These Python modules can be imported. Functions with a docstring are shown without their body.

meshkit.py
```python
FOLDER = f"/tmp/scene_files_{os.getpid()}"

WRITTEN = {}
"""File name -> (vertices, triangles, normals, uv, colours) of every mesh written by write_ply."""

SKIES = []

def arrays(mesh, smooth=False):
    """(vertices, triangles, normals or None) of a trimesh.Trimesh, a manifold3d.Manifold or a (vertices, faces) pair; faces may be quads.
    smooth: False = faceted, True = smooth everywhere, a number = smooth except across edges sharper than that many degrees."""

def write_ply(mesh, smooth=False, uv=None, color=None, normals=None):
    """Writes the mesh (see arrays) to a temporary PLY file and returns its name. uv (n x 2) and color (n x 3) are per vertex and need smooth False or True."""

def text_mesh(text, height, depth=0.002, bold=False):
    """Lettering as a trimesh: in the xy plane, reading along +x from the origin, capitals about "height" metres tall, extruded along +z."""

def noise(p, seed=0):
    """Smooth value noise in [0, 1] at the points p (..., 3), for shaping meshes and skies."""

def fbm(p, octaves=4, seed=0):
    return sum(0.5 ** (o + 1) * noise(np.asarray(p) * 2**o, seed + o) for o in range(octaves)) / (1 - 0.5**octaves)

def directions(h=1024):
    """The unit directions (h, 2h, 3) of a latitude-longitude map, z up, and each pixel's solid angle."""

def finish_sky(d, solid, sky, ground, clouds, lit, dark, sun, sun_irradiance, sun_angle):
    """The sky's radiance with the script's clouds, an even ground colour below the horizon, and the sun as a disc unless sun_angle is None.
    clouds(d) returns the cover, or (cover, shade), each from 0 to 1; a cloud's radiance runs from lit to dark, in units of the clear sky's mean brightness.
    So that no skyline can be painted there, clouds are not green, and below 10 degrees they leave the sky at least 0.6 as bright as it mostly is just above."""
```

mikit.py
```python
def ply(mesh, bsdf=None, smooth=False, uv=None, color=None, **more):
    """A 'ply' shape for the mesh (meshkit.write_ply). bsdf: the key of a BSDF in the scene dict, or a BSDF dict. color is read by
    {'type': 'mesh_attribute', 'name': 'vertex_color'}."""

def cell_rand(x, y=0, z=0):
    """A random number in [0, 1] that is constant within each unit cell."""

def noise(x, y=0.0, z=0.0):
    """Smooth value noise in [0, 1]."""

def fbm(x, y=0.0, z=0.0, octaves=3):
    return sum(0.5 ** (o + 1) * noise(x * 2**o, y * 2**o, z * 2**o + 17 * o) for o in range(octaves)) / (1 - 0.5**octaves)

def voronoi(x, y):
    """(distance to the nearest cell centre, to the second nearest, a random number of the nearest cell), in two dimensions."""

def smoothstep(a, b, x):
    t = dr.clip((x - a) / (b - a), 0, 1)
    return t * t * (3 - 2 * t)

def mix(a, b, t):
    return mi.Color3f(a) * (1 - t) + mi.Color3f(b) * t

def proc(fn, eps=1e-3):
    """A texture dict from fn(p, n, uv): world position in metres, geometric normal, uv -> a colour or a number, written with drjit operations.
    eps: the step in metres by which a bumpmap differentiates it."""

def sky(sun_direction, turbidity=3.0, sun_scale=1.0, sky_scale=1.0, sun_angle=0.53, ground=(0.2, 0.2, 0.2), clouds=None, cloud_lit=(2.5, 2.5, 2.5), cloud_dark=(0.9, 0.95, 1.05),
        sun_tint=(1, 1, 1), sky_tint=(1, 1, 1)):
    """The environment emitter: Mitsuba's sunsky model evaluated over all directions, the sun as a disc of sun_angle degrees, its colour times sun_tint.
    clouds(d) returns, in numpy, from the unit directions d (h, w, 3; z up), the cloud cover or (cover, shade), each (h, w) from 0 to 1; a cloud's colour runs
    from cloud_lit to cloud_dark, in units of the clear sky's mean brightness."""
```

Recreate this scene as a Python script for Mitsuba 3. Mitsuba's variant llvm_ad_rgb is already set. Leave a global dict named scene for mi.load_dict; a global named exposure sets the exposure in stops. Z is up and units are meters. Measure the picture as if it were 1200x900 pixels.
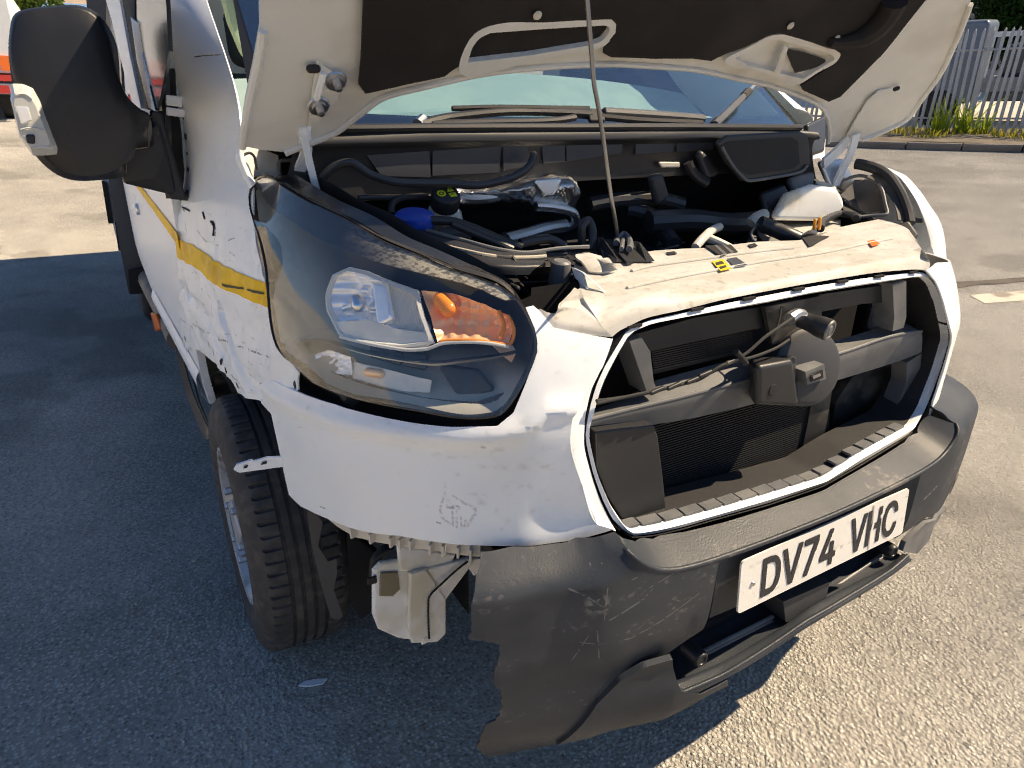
import math, numpy as np, trimesh, drjit as dr, mitsuba as mi, mikit, meshkit
from scipy.interpolate import PchipInterpolator, CubicSpline
from scipy.spatial import Delaunay
from scipy.ndimage import gaussian_filter1d
import shapely
from shapely.geometry import Polygon, Point
import manifold3d as m3
from mikit import proc, noise, fbm, voronoi, smoothstep, mix, ply, cell_rand

scene = {'type': 'scene'}
labels = {}
T = mi.ScalarTransform4f
# ---------------------------------------------------------------- camera, sky, exposure
CAM = np.array([-1.1381, -.6384, 1.4264]); FWD = np.array([.47617, .79069, -.38480]); UP = [.18247, .33923, .92284]
scene['camera'] = {'type': 'perspective', 'fov': 74.181, 'fov_axis': 'x', 'near_clip': .05, 'far_clip': 400.0,
    'to_world': T().look_at(origin=CAM.tolist(), target=(CAM + FWD).tolist(), up=UP),
    'film': {'type': 'hdrfilm', 'width': 1024, 'height': 768, 'rfilter': {'type': 'gaussian'}},
    'sampler': {'type': 'independent', 'sample_count': 64}}
SUN = (.82, -.34, 1.02)
scene['sky'] = mikit.sky(SUN, turbidity=2.3, sun_scale=1.4, sky_scale=.78, sun_tint=(1, .965, .89), sky_tint=(.97, 1.0, 1.05))
exposure = 2.0

# ---------------------------------------------------------------- surfaces of the van's body (metres, van frame: x left of the van, y to its rear)

def _plan(pts):
    p = np.array(pts, float); q = np.vstack([p[:0:-1] * [-1, 1], p])
    s = np.r_[0, np.cumsum(np.linalg.norm(np.diff(q, axis=0), axis=1))]; s -= s[len(p) - 1]
    return PchipInterpolator(s, q[:, 0]), PchipInterpolator(s, q[:, 1])
WX, WY = _plan([(0, .09), (.15, .092), (.3, .097), (.45, .115), (.53, .132), (.60, .154), (.66, .182), (.72, .221), (.78, .288), (.85, .41), (.895, .56), (.925, .72), (.955, .92), (.975, 1.15), (.99, 1.4), (1.0, 1.8)])
BX, BY = _plan([(0, 0), (.15, .004), (.3, .012), (.44, .028), (.50, .037), (.535, .045), (.565, .057), (.60, .072), (.66, .090), (.73, .112), (.80, .145), (.86, .20), (.905, .31), (.94, .50), (.96, .72)])
WD = PchipInterpolator([.4, .6, .72, .93, 1.0, 1.09, 1.15, 1.2, 1.3, 1.42], [.05, .012, 0, 0, .018, .06, .115, .18, .34, .56])
WK = PchipInterpolator([0, .75, 1.0, 1.25, 3], [1, 1, .55, .22, .18])
ZC = PchipInterpolator([0, .34, .39, .43, .46, .485, .50, .6, 2], [.690, .689, .691, .699, .714, .733, .747, .75, .75])
def _nrm(X, Y, s):
    tx, ty = X.derivative()(s), Y.derivative()(s); l = np.hypot(tx, ty) + 1e-9
    return -ty / l, tx / l
def W(ab, off=0.):
    s, z = np.asarray(ab, float).T; nx, ny = _nrm(WX, WY, s); d = WD(z) * WK(abs(s)) + off
    return np.stack([WX(s) + nx * d, WY(s) + ny * d, z], -1)
def B(ab, off=0.):
    s, z = np.asarray(ab, float).T; nx, ny = _nrm(BX, BY, s); zc = ZC(abs(s))
    e = np.clip(z - zc, 0, .1); w = np.clip((abs(s) - .48) / .1, 0, 1)
    d = (1 - w) * e * 2.6 + w * np.clip((z - .69) / .06, 0, 1.6) ** 2 * .085
    lo = np.clip(.37 - z, 0, 1)
    d = d + .004 * ((z - .6) / .1) ** 2 * (z < .6) + .020 * np.exp(-((z - .475) / .05) ** 2) * np.clip(1.6 - abs(s) / .45, 0, 1) + lo * .05 + 1.6 * lo ** 2 + off
    return np.stack([BX(s) + nx * d, BY(s) + ny * d, z], -1)
HA = np.radians(50)
def H(ab, off=0.):
    x, v = np.asarray(ab, float).T; o = .05 * (1 - (x / .9) ** 2) + off
    return np.stack([x, .707 - v * np.cos(HA) + o * np.sin(HA), 1.345 + v * np.sin(HA) + o * np.cos(HA)], -1)
def S(ab, off=0.):
    x, v = np.asarray(ab, float).T; a = np.radians(38)
    return np.stack([x * (1 - .06 * v), .80 + .12 * x ** 2 + v * np.cos(a) + off * np.sin(a), 1.375 + v * np.sin(a) - off * np.cos(a)], -1)
def D(ab, off=0.):
    y, z = np.asarray(ab, float).T
    x = -.978 - .036 * np.clip((y - 1.34) / 1.16, 0, 1) + .5 * np.clip(.75 - z, 0, 1) ** 2 + .14 * np.clip(z - 1.2, 0, 2) + off
    return np.stack([x, y, z], -1)
RANGE = {'D': ((1.3, 6), (.4, 1.75)), 'W': ((-2.3, 2.3), (.42, 1.42)), 'B': ((-1.25, 1.25), (.18, .82)), 'H': ((-1.1, 1.1), (-.1, .8)), 'S': ((-.98, .98), (-.05, 1.05))}


# ---------------------------------------------------------------- mesh helpers
rng = np.random.default_rng(7)
A_ = np.asarray
def cat(*ms):
    ms = [m for m in ms if m is not None]
    return trimesh.util.concatenate(ms) if len(ms) > 1 else ms[0]
def tm(v, f): return trimesh.Trimesh(A_(v, float), A_(f, int), process=False)
def spl(P, n, lin=False, closed=False):
    P = A_(P, float)
    if closed: P = np.vstack([P, P[:1]])
    s = np.r_[0, np.cumsum(np.maximum(np.linalg.norm(np.diff(P, axis=0), axis=1), 1e-6))]
    t = np.linspace(0, s[-1], n + (1 if closed else 0))
    if lin or len(P) < 3: out = np.stack([np.interp(t, s, P[:, k]) for k in range(P.shape[1])], -1)
    elif closed: out = CubicSpline(s, P, bc_type='periodic')(t)
    else: out = PchipInterpolator(s, P)(t)
    return out[:-1] if closed else out
def gridmesh(G, cu=False):
    nu, nv = G.shape[:2]; i = np.arange(nu * nv).reshape(nu, nv)
    if cu: i = np.hstack([i, i[:, :1]])
    q = np.stack([i[:-1, :-1], i[1:, :-1], i[1:, 1:], i[:-1, 1:]], -1).reshape(-1, 4)
    return tm(G.reshape(-1, 3), np.vstack([q[:, [0, 1, 2]], q[:, [0, 2, 3]]]))
def solidify(m, t):
    """A shell of the sheet m, its back t metres behind (against the vertex normals)."""
    m = tm(m.vertices, m.faces); v = A_(m.vertices); f = A_(m.faces); n = A_(m.vertex_normals); k = len(v)
    e = np.sort(np.vstack([f[:, [0, 1]], f[:, [1, 2]], f[:, [2, 0]]]), axis=1); d = np.vstack([f[:, [0, 1]], f[:, [1, 2]], f[:, [2, 0]]])
    _, idx, c = np.unique(e, axis=0, return_index=True, return_counts=True); b = d[idx[c == 1]]
    side = np.vstack([np.stack([b[:, 1], b[:, 0], b[:, 0] + k], -1), np.stack([b[:, 1], b[:, 0] + k, b[:, 1] + k], -1)])
    return tm(np.vstack([v, v - n * t]), np.vstack([f, f[:, ::-1] + k, side]))
def patch(rows, nu=24, nv=12, thick=0, lin=False, linv=False, sm=0):
    R = np.stack([spl(r, nu, lin) for r in rows]); G = np.stack([spl(R[:, j], nv, linv) for j in range(nu)], 1)
    if sm: G = gaussian_filter1d(gaussian_filter1d(G, sm, axis=0, mode='nearest'), sm * .6, axis=1, mode='nearest')
    m = gridmesh(G); return solidify(m, thick) if thick else m
def loft(loops, n=96, lin=False, sub=1):
    """Closed loops joined one to the next."""
    L = np.stack([spl(l, n, lin, True) for l in loops]); return gridmesh(L, True)
def panel(poly, fn, step=.014, thick=.004, holes=(), dens=None):
    """The outline poly (two surface coordinates) filled with an even net and laid on the surface fn."""
    pg = Polygon(poly, holes).buffer(0)
    if pg.geom_type != 'Polygon': pg = max(pg.geoms, key=lambda g: g.area)
    bp = []
    for ring in [pg.exterior, *pg.interiors]:
        c = A_(ring.coords)
        for a, b in zip(c[:-1], c[1:]):
            k = max(1, int(np.ceil(np.linalg.norm(b - a) / (dens or step * .7)))); bp += [a + (b - a) * t / k for t in range(k)]
    x0, y0, x1, y1 = pg.bounds; gx, gy = np.meshgrid(np.arange(x0, x1, step), np.arange(y0, y1, step * .87)); gx = gx + (np.arange(len(gx)) % 2)[:, None] * step / 2
    g = np.stack([gx.ravel(), gy.ravel()], -1); inner = pg.buffer(-step * .45)
    g = g[shapely.contains_xy(inner, g[:, 0], g[:, 1])]
    P = np.vstack([bp, g]) if len(g) else A_(bp); tri = Delaunay(P).simplices
    c = P[tri].mean(1); tri = tri[shapely.contains_xy(pg, c[:, 0], c[:, 1])]
    a, b, d = P[tri[:, 0]], P[tri[:, 1]], P[tri[:, 2]]
    ar = (b[:, 0] - a[:, 0]) * (d[:, 1] - a[:, 1]) - (b[:, 1] - a[:, 1]) * (d[:, 0] - a[:, 0])
    tri[ar < 0] = tri[ar < 0][:, ::-1]; tri = tri[abs(ar) > 1e-10]
    m = tm(fn(P), tri); m.remove_unreferenced_vertices()
    return solidify(m, thick) if thick else m
def on(fn, off=0., bump=0, freq=12, seed=0):
    def f(ab):
        o = off
        if bump: o = off + bump * (meshkit.fbm(np.c_[A_(ab) * freq, np.zeros(len(ab))], 3, seed) - .5)
        return fn(ab, o)
    return f
def tube(P, r, sides=10, n=None, lin=False, caps=True):
    P = A_(P, float); P = spl(P, n or max(2, 8 * (len(P) - 1)), lin); t = np.gradient(P, axis=0); t /= np.linalg.norm(t, axis=1, keepdims=True) + 1e-12
    a = np.cross(t[0], [0, 0, 1.] if abs(t[0][2]) < .9 else [1., 0, 0]); fr = []
    for k in range(len(P)):
        a = a - t[k] * (a @ t[k]); a /= np.linalg.norm(a) + 1e-12; fr.append((a, np.cross(t[k], a)))
    an = np.arange(sides) * 2 * np.pi / sides; r = np.interp(np.linspace(0, 1, len(P)), np.linspace(0, 1, len(np.atleast_1d(r))), np.atleast_1d(r))
    G = np.stack([P[k] + r[k] * (np.cos(an)[:, None] * fr[k][0] + np.sin(an)[:, None] * fr[k][1]) for k in range(len(P))])
    m = gridmesh(G, True)
    if caps:
        v = np.vstack([m.vertices, P[:1], P[-1:]]); k = len(m.vertices); i = np.arange(sides); j = (i + 1) % sides; e = k - sides
        m = tm(v, np.vstack([m.faces, np.stack([j, i, np.full(sides, k)], -1), np.stack([i + e, j + e, np.full(sides, k + 1)], -1)]))
    return m
def ribbon(P, w, up, t=.003):
    P = spl(P, 8 * len(P)); d = np.gradient(P, axis=0); d /= np.linalg.norm(d, axis=1, keepdims=True); s = np.cross(d, up); s /= np.linalg.norm(s, axis=1, keepdims=True)
    return solidify(gridmesh(np.stack([P - s * w / 2, P + s * w / 2], 1)), t)
def hull(P, r=.0, seg=10):
    """The rounded hull of points, each a sphere of radius r."""
    P = A_(P, float)
    if r <= 0: return trimesh.convex.convex_hull(P)
    sp = trimesh.creation.icosphere(subdivisions=1, radius=r).vertices
    return trimesh.convex.convex_hull((P[:, None] + sp[None]).reshape(-1, 3))
def box(c, size, r=.0, rot=None):
    h = A_(size) / 2 - r; P = A_([[i, j, k] for i in (-1, 1) for j in (-1, 1) for k in (-1, 1)]) * h
    if rot is not None: P = P @ trimesh.transformations.euler_matrix(*np.radians(rot))[:3, :3].T
    return hull(P + A_(c), r)
def prism(P, vec):
    """A polygon in space (roughly flat) pushed along vec."""
    P = A_(P, float); c = P.mean(0); _, _, V = np.linalg.svd(P - c); q = (P - c) @ V[:2].T
    v2, f = trimesh.creation.triangulate_polygon(Polygon(q), engine='earcut'); d = ((v2[:, None] - q[None]) ** 2).sum(-1).argmin(1); f = d[f]
    k = len(P); i = np.arange(k); j = (i + 1) % k
    m = tm(np.vstack([P, P + A_(vec)]), np.vstack([f, f[:, ::-1] + k, np.stack([i, i + k, j], -1), np.stack([j, i + k, j + k], -1)])); m.fix_normals(); return m
def disc(c, axis, prof, sides=28):
    """A turned part: prof is a list of (radius, distance along axis) from the centre c."""
    c, z = A_(c, float), A_(axis, float); z = z / np.linalg.norm(z); a = np.cross(z, [0, 0, 1.] if abs(z[2]) < .9 else [1., 0, 0]); a /= np.linalg.norm(a); b = np.cross(z, a)
    an = np.arange(sides) * 2 * np.pi / sides; ring = np.cos(an)[:, None] * a + np.sin(an)[:, None] * b
    return gridmesh(np.stack([c + z * h + ring * max(r, 1e-4) for r, h in prof]), True)
def textm(s, o, ex, ey, h, width=None, depth=.001, bold=True):
    m = meshkit.text_mesh(s, h, depth, bold); v = A_(m.vertices); x0, x1 = v[:, 0].min(), v[:, 0].max(); k = (width / (x1 - x0)) if width else 1
    ex, ey = A_(ex, float), A_(ey, float); ez = np.cross(ex, ey); return tm(A_(o) + (v[:, :1] - x0) * k * ex + v[:, 1:2] * ey + v[:, 2:3] * ez, m.faces)

def numbered(key):
    if key not in scene and not any(k.startswith(key + '__') for k in scene) and key not in labels: return key
    n = 1
    while f'{key}_{n:03d}' in scene or f'{key}_{n:03d}' in labels or any(k.startswith(f'{key}_{n:03d}__') for k in scene): n += 1
    return f'{key}_{n:03d}'
def obj(name, mesh, mat, parent=None, smooth=35, label=None, **kw):
    key = numbered(f'{parent}__{name}' if parent else name)
    scene[key] = ply(mesh, mat, smooth=smooth, **kw)
    if label: labels[key] = {'label': label}
    return key
def thing(name, label, cat_, group=None):
    key = numbered(name); labels[key] = {'label': label, 'category': cat_}
    if group: labels[key]['group'] = group
    return key
def tag(key, label, cat_, group=None):
    labels[key] = {'label': label, 'category': cat_}
    if group: labels[key]['group'] = group
    return key
def struct(key, mesh, mat, smooth=True, kind='structure', label=None):
    scene[key] = ply(mesh, mat, smooth=smooth); labels[key] = {'kind': kind, **({'label': label} if label else {})}

# ---------------------------------------------------------------- materials
def pr(col, rough=.5, bump=None, scale=1.0, two=True, **kw):
    b = {'type': 'principled', 'base_color': col if isinstance(col, dict) else {'type': 'rgb', 'value': list(col)}, 'roughness': rough if isinstance(rough, dict) else float(rough), **kw}
    if bump: b = {'type': 'bumpmap', 'arbitrary': bump, 'scale': scale, 'bsdf': b}
    return {'type': 'twosided', 'bsdf': b} if two else b
def mat(name, b): scene['mat_' + name] = b
def seg_d(p, a, b):
    a, b = mi.Point3f(*map(float, a)), mi.Point3f(*map(float, b)); ab = b - a; t = dr.clip(dr.dot(p - a, ab) / max(float(dr.squared_norm(ab)[0]) if hasattr(dr.squared_norm(ab), '__len__') else float(dr.squared_norm(ab)), 1e-9), 0, 1)
    return dr.norm(p - a - ab * t)
SCUFFS = [
    ([(-.968,1.055,.888),(-.955,.916,.924),(-.935,.783,.945),(-.910,.642,.965)], .0026, .95), ([(-.930,.962,1.172),(-.932,.950,1.160),(-.938,.956,1.139)], .0035, .8), ([(-.960,1.295,1.163),(-.958,1.261,1.161)], .003, .9), ([(-.938,1.069,1.180),(-.938,1.041,1.172)], .003, .9),
    ([(-.963,1.242,1.133),(-.965,1.218,1.109)], .0022, .7), ([(-.952,1.109,1.136),(-.947,1.024,1.124),(-.939,.961,1.133)], .003, .6), ([(-.922,.860,1.153),(-.916,.833,1.162)], .002, .8), ([(-.923,.828,1.129),(-.917,.794,1.129),(-.912,.757,1.126)], .0016, .9),
    ([(-.993,1.488,.822),(-.983,1.270,.857)], .0025, .7), ([(-.983,1.260,.869),(-.973,1.126,.887)], .005, .6), ([(-.958,.950,.924),(-.958,.949,.912)], .003, .7), ([(-.914,.705,1.048),(-.910,.683,1.055)], .002, .7), ([(-.930,.779,1.018),(-.923,.745,1.033)], .0015, .6),
    ([(-.951,.889,.849),(-.945,.842,.852),(-.939,.807,.836)], .004, .55), ([(-.962,1.043,1.020),(-.960,1.003,.995),(-.962,1.001,.955)], .003, .35), ([(-.985,1.320,.971),(-.977,1.191,.966),(-.969,1.091,.978)], .002, .35), ([(-.925,.717,.890),(-.919,.685,.895)], .002, .6),
    ([(-.736,.236,.851),(-.737,.236,.828),(-.743,.243,.800),(-.741,.240,.784),(-.731,.231,.773)], .0030, .33), ([(-.727,.227,.827),(-.708,.212,.813),(-.697,.204,.807),(-.697,.204,.797),(-.708,.211,.773)], .0034, .30), ([(-.732,.232,.806),(-.721,.222,.806)], .005, .55),
    ([(-.727,.228,.797),(-.727,.227,.770)], .0024, .36), ([(-.722,.223,.798),(-.722,.223,.768)], .0024, .36), ([(-.717,.218,.792),(-.716,.217,.767)], .0024, .34), ([(-.710,.213,.790),(-.712,.215,.766)], .0024, .3), ([(-.732,.232,.896),(-.718,.219,.900)], .005, .45), ([(-.726,.226,.869),(-.726,.226,.862)], .003, .45), ([(-.687,.198,.923),(-.685,.196,.920)], .004, .4),
    ([(-.829,.366,.789),(-.818,.346,.786)], .002, .4), ([(-.747,.247,.772),(-.743,.243,.771)], .002, .6), ([(-.879,.498,.702),(-.874,.480,.707)], .002, .6), ([(-.892,.545,.856),(-.874,.478,.872)], .0015, .35)]
def paint_col(p, n, uv):
    big = fbm(p.x * 3, p.y * 3, p.z * 3 + 5, 4); fine = fbm(p.x * 60, p.y * 60, p.z * 60, 3)
    c = mix((.80, .835, .86), (.70, .715, .70), smoothstep(.5, .78, big)); c = mix(c, (.42, .40, .36), smoothstep(.58, .8, fine * .55 + big * .45) * .5)
    k = mi.Float(0); brk = fbm(p.x * 220, p.y * 220, p.z * 220, 2)
    for P, w, a in SCUFFS:
        for q, r in zip(P[:-1], P[1:]):
            k = dr.maximum(k, a * smoothstep(w * 1.3, w * .35, seg_d(p, q, r)))
    k = k * smoothstep(.34, .60, brk + .10 * fbm(p.x * 60, p.y * 60, p.z * 60, 2))
    side = smoothstep(-.84, -.93, p.x) * smoothstep(1.24, 1.12, p.z) * smoothstep(.75, .8, p.z) * smoothstep(.55, .72, p.y)     # the scraped wing
    spk = fbm(p.x * 30 + 3, p.y * 45, p.z * 130, 5); k = dr.maximum(k, side * smoothstep(.66, .80, spk) * .42)
    return mix(c, (.035, .035, .04), k)
mat('paint', pr(proc(paint_col), .34, clearcoat=.5, clearcoat_gloss=.92, specular=.5))
mat('white', pr((.78, .81, .83), .35, clearcoat=.6, clearcoat_gloss=.9))
def cream_col(p, n, uv):
    a = fbm(p.x * 12, p.y * 26, p.z * 14, 5); b = fbm(p.x * 55, p.y * 70, p.z * 55, 4); s = fbm(p.x * 5 + 40, p.y * 12, 3.0, 3)
    c = mix((.49, .488, .468), (.43, .42, .385), smoothstep(.40, .62, a)); c = mix(c, (.33, .28, .22), smoothstep(.58, .74, s) * .4); c = mix(c, (.20, .18, .155), smoothstep(.60, .80, fbm(p.x * 60, p.y * 140, 7.0, 4)) * .28)
    return mix(c, (.20, .17, .13), smoothstep(.66, .8, b) * .45)
mat('cream', pr(proc(cream_col), .55))
mat('cream_plain', pr((.55, .52, .45), .5))
def liner_col(p, n, uv):
    a = fbm(p.x * 6, p.y * 6, p.z * 6, 4); return mix((.66, .66, .63), (.54, .525, .48), smoothstep(.4, .7, a))
mat('underpaint', pr(proc(liner_col), .4, clearcoat=.3, clearcoat_gloss=.8))
BSC = [([(-.550,.079,.726),(-.554,.058,.707),(-.550,.050,.668)], .0012), ([(-.595,.071,.697),(-.573,.060,.684)], .002), ([(-.459,.031,.672),(-.410,.024,.689),(-.400,.024,.692)], .001), ([(-.588,.067,.587),(-.545,.049,.576),(-.482,.034,.572),(-.415,.025,.593),(-.347,.016,.627)], .0011), ([(-.527,.043,.625),(-.465,.031,.652),(-.450,.029,.669)], .0016),
       ([(-.583,.068,.541),(-.560,.055,.597)], .001), ([(-.547,.049,.605),(-.538,.049,.541)], .0012), ([(-.406,.023,.633),(-.383,.021,.620)], .0012), ([(-.565,.057,.678),(-.533,.044,.648)], .0014), ([(-.379,.020,.594),(-.357,.017,.594)], .001), ([(-.580,.078,.457),(-.543,.064,.459)], .001), ([(-.494,.036,.699),(-.451,.034,.710)], .0009), ([(.460,.031,.577),(.499,.037,.610)], .0012), ([(.367,.019,.601),(.428,.026,.613)], .003), ([(-.534,.068,.728),(-.536,.045,.692),(-.537,.046,.621)], .001)]
def bumper_col(p, n, uv):
    a = fbm(p.x * 5, p.y * 5, p.z * 8, 4); f = fbm(p.x * 90, p.y * 90, p.z * 90, 3)
    c = mix((.026, .032, .042), (.046, .052, .062), smoothstep(.35, .7, a)); c = mix(c, (.17, .16, .145), smoothstep(.62, .75, f * .4 + a * .6) * .6)
    k = mi.Float(0)
    for P, w in BSC:
        for q, r in zip(P[:-1], P[1:]): k = dr.maximum(k, smoothstep(w * 1.4, w * .3, seg_d(p, q, r)))
    c = mix(c, (.17, .17, .17), k * smoothstep(.3, .55, fbm(p.x * 130, p.y * 130, p.z * 130, 2)) * .8)
    d = dr.norm(p - mi.Point3f(*[(-.551,.051,.663)][0])); return mix(c, (.22, .22, .20), smoothstep(.03, .005, d) * smoothstep(.45, .6, f) * .9)
mat('bumper', pr(proc(bumper_col), .46, bump=proc(lambda p, n, uv: fbm(p.x * 500, p.y * 500, p.z * 500, 2)), scale=.0006, specular=.3))
mat('grey_plastic', pr(proc(lambda p, n, uv: mix((.105, .110, .117), (.165, .167, .168), smoothstep(.4, .7, fbm(p.x * 12, p.y * 12, p.z * 12, 4)))), .5))
mat('dark_plastic', pr((.022, .023, .026), .42))
mat('mirror_plastic', pr((.013, .014, .018), .42, bump=proc(lambda p, n, uv: fbm(p.x * 900, p.y * 900, p.z * 900, 2)), scale=.0004))
mat('dusty_black', pr(proc(lambda p, n, uv: mix((.018, .018, .02), (.085, .078, .066), smoothstep(.45, .75, fbm(p.x * 16, p.y * 16, p.z * 16, 4)))), .5))
mat('dull_black', pr((.012, .012, .014), .7))
mat('gloss_black', pr((.012, .012, .014), .2))
mat('felt', pr(proc(lambda p, n, uv: mix((.009, .0075, .008), (.021, .018, .017), smoothstep(.35, .75, fbm(p.x * 7, p.y * 7, p.z * 7, 4)))), .85, bump=proc(lambda p, n, uv: fbm(p.x * 300, p.y * 300, p.z * 300, 2)), scale=.001))
mat('rubber', pr(proc(lambda p, n, uv: mix((.042, .041, .042), (.075, .070, .065), smoothstep(.4, .75, fbm(p.x * 40, p.y * 40, p.z * 40, 4)))), .75))
mat('rod_steel', pr((.30, .30, .31), .35, metallic=.8)); mat('steel', pr((.55, .56, .58), .35, metallic=1.0))
mat('bright_steel', pr((.75, .76, .78), .22, metallic=1.0))
mat('rim_paint', pr(proc(lambda p, n, uv: mix((.52, .53, .54), (.28, .26, .23), smoothstep(.5, .75, fbm(p.x * 25, p.y * 25, p.z * 25, 4)))), .35, metallic=.4))
mat('foil', pr((.78, .80, .82), .3, metallic=1.0, bump=proc(lambda p, n, uv: dr.sin(p.x * 620) * dr.sin(p.z * 620 + p.y * 620) * .5 + fbm(p.x * 60, p.y * 60, p.z * 60, 3)), scale=.0016))
mat('chrome', pr((.95, .96, .98), .22, metallic=.5))
mat('amber_chrome', pr((1.0, .62, .33), .28, metallic=.3))
mat('mid_plastic', pr((.045, .046, .050), .5)); mat('amber', pr((.85, .28, .03), .3))
mat('orange', pr((.75, .16, .02), .4))
mat('lens', {'type': 'thindielectric', 'int_ior': 1.47})
mat('screen_glass', {'type': 'thindielectric', 'int_ior': 2.3, 'specular_transmittance': {'type': 'rgb', 'value': [.72, .86, .84]}})
mat('side_glass', {'type': 'thindielectric', 'int_ior': 1.6, 'specular_transmittance': {'type': 'rgb', 'value': [.06, .09, .08]}})
mat('frosted', pr((.62, .62, .58), .35))
def stripe_col(p, n, uv):
    s = smoothstep(.5, .7, fbm(p.x * 60, p.y * 25, p.z * 25, 4)); return mix((.86, .53, .008), (.72, .42, .006), s)
mat('yellow', pr(proc(stripe_col), .45, specular=.2))
mat('yellow_dirty', pr((.04, .035, .02), .6))
mat('blue_cap', pr((.012, .06, .42), .32))
mat('lime', pr((.55, .60, .02), .5))
mat('warn', pr((.70, .50, .02), .5)); mat('tag_orange', pr((.80, .36, .01), .45))
mat('tank', pr(proc(lambda p, n, uv: mix((.78, .79, .77), (.62, .58, .46), smoothstep(.48, .78, fbm(p.x * 14, p.y * 14, p.z * 10, 4)))), .42, clearcoat=.2))
mat('plate_white', pr(proc(lambda p, n, uv: mix((.74, .73, .69), (.50, .48, .42), smoothstep(.68, .85, fbm(p.x * 40, p.y * 40, p.z * 40, 4)))), .4))
mat('plate_black', pr((.025, .025, .03), .4))
mat('dash', pr(proc(lambda p, n, uv: mix((.40, .49, .52), (.48, .56, .57), smoothstep(.25, .75, fbm(p.x * 9, p.y * 9, p.z * 14, 4)))), .7))  # mottled cyan puts the windscreen's reflection into the dashboard colour
mat('seat', pr((.06, .065, .075), .9))
mat('pale_green', pr((.55, .62, .42), .8))

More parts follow.
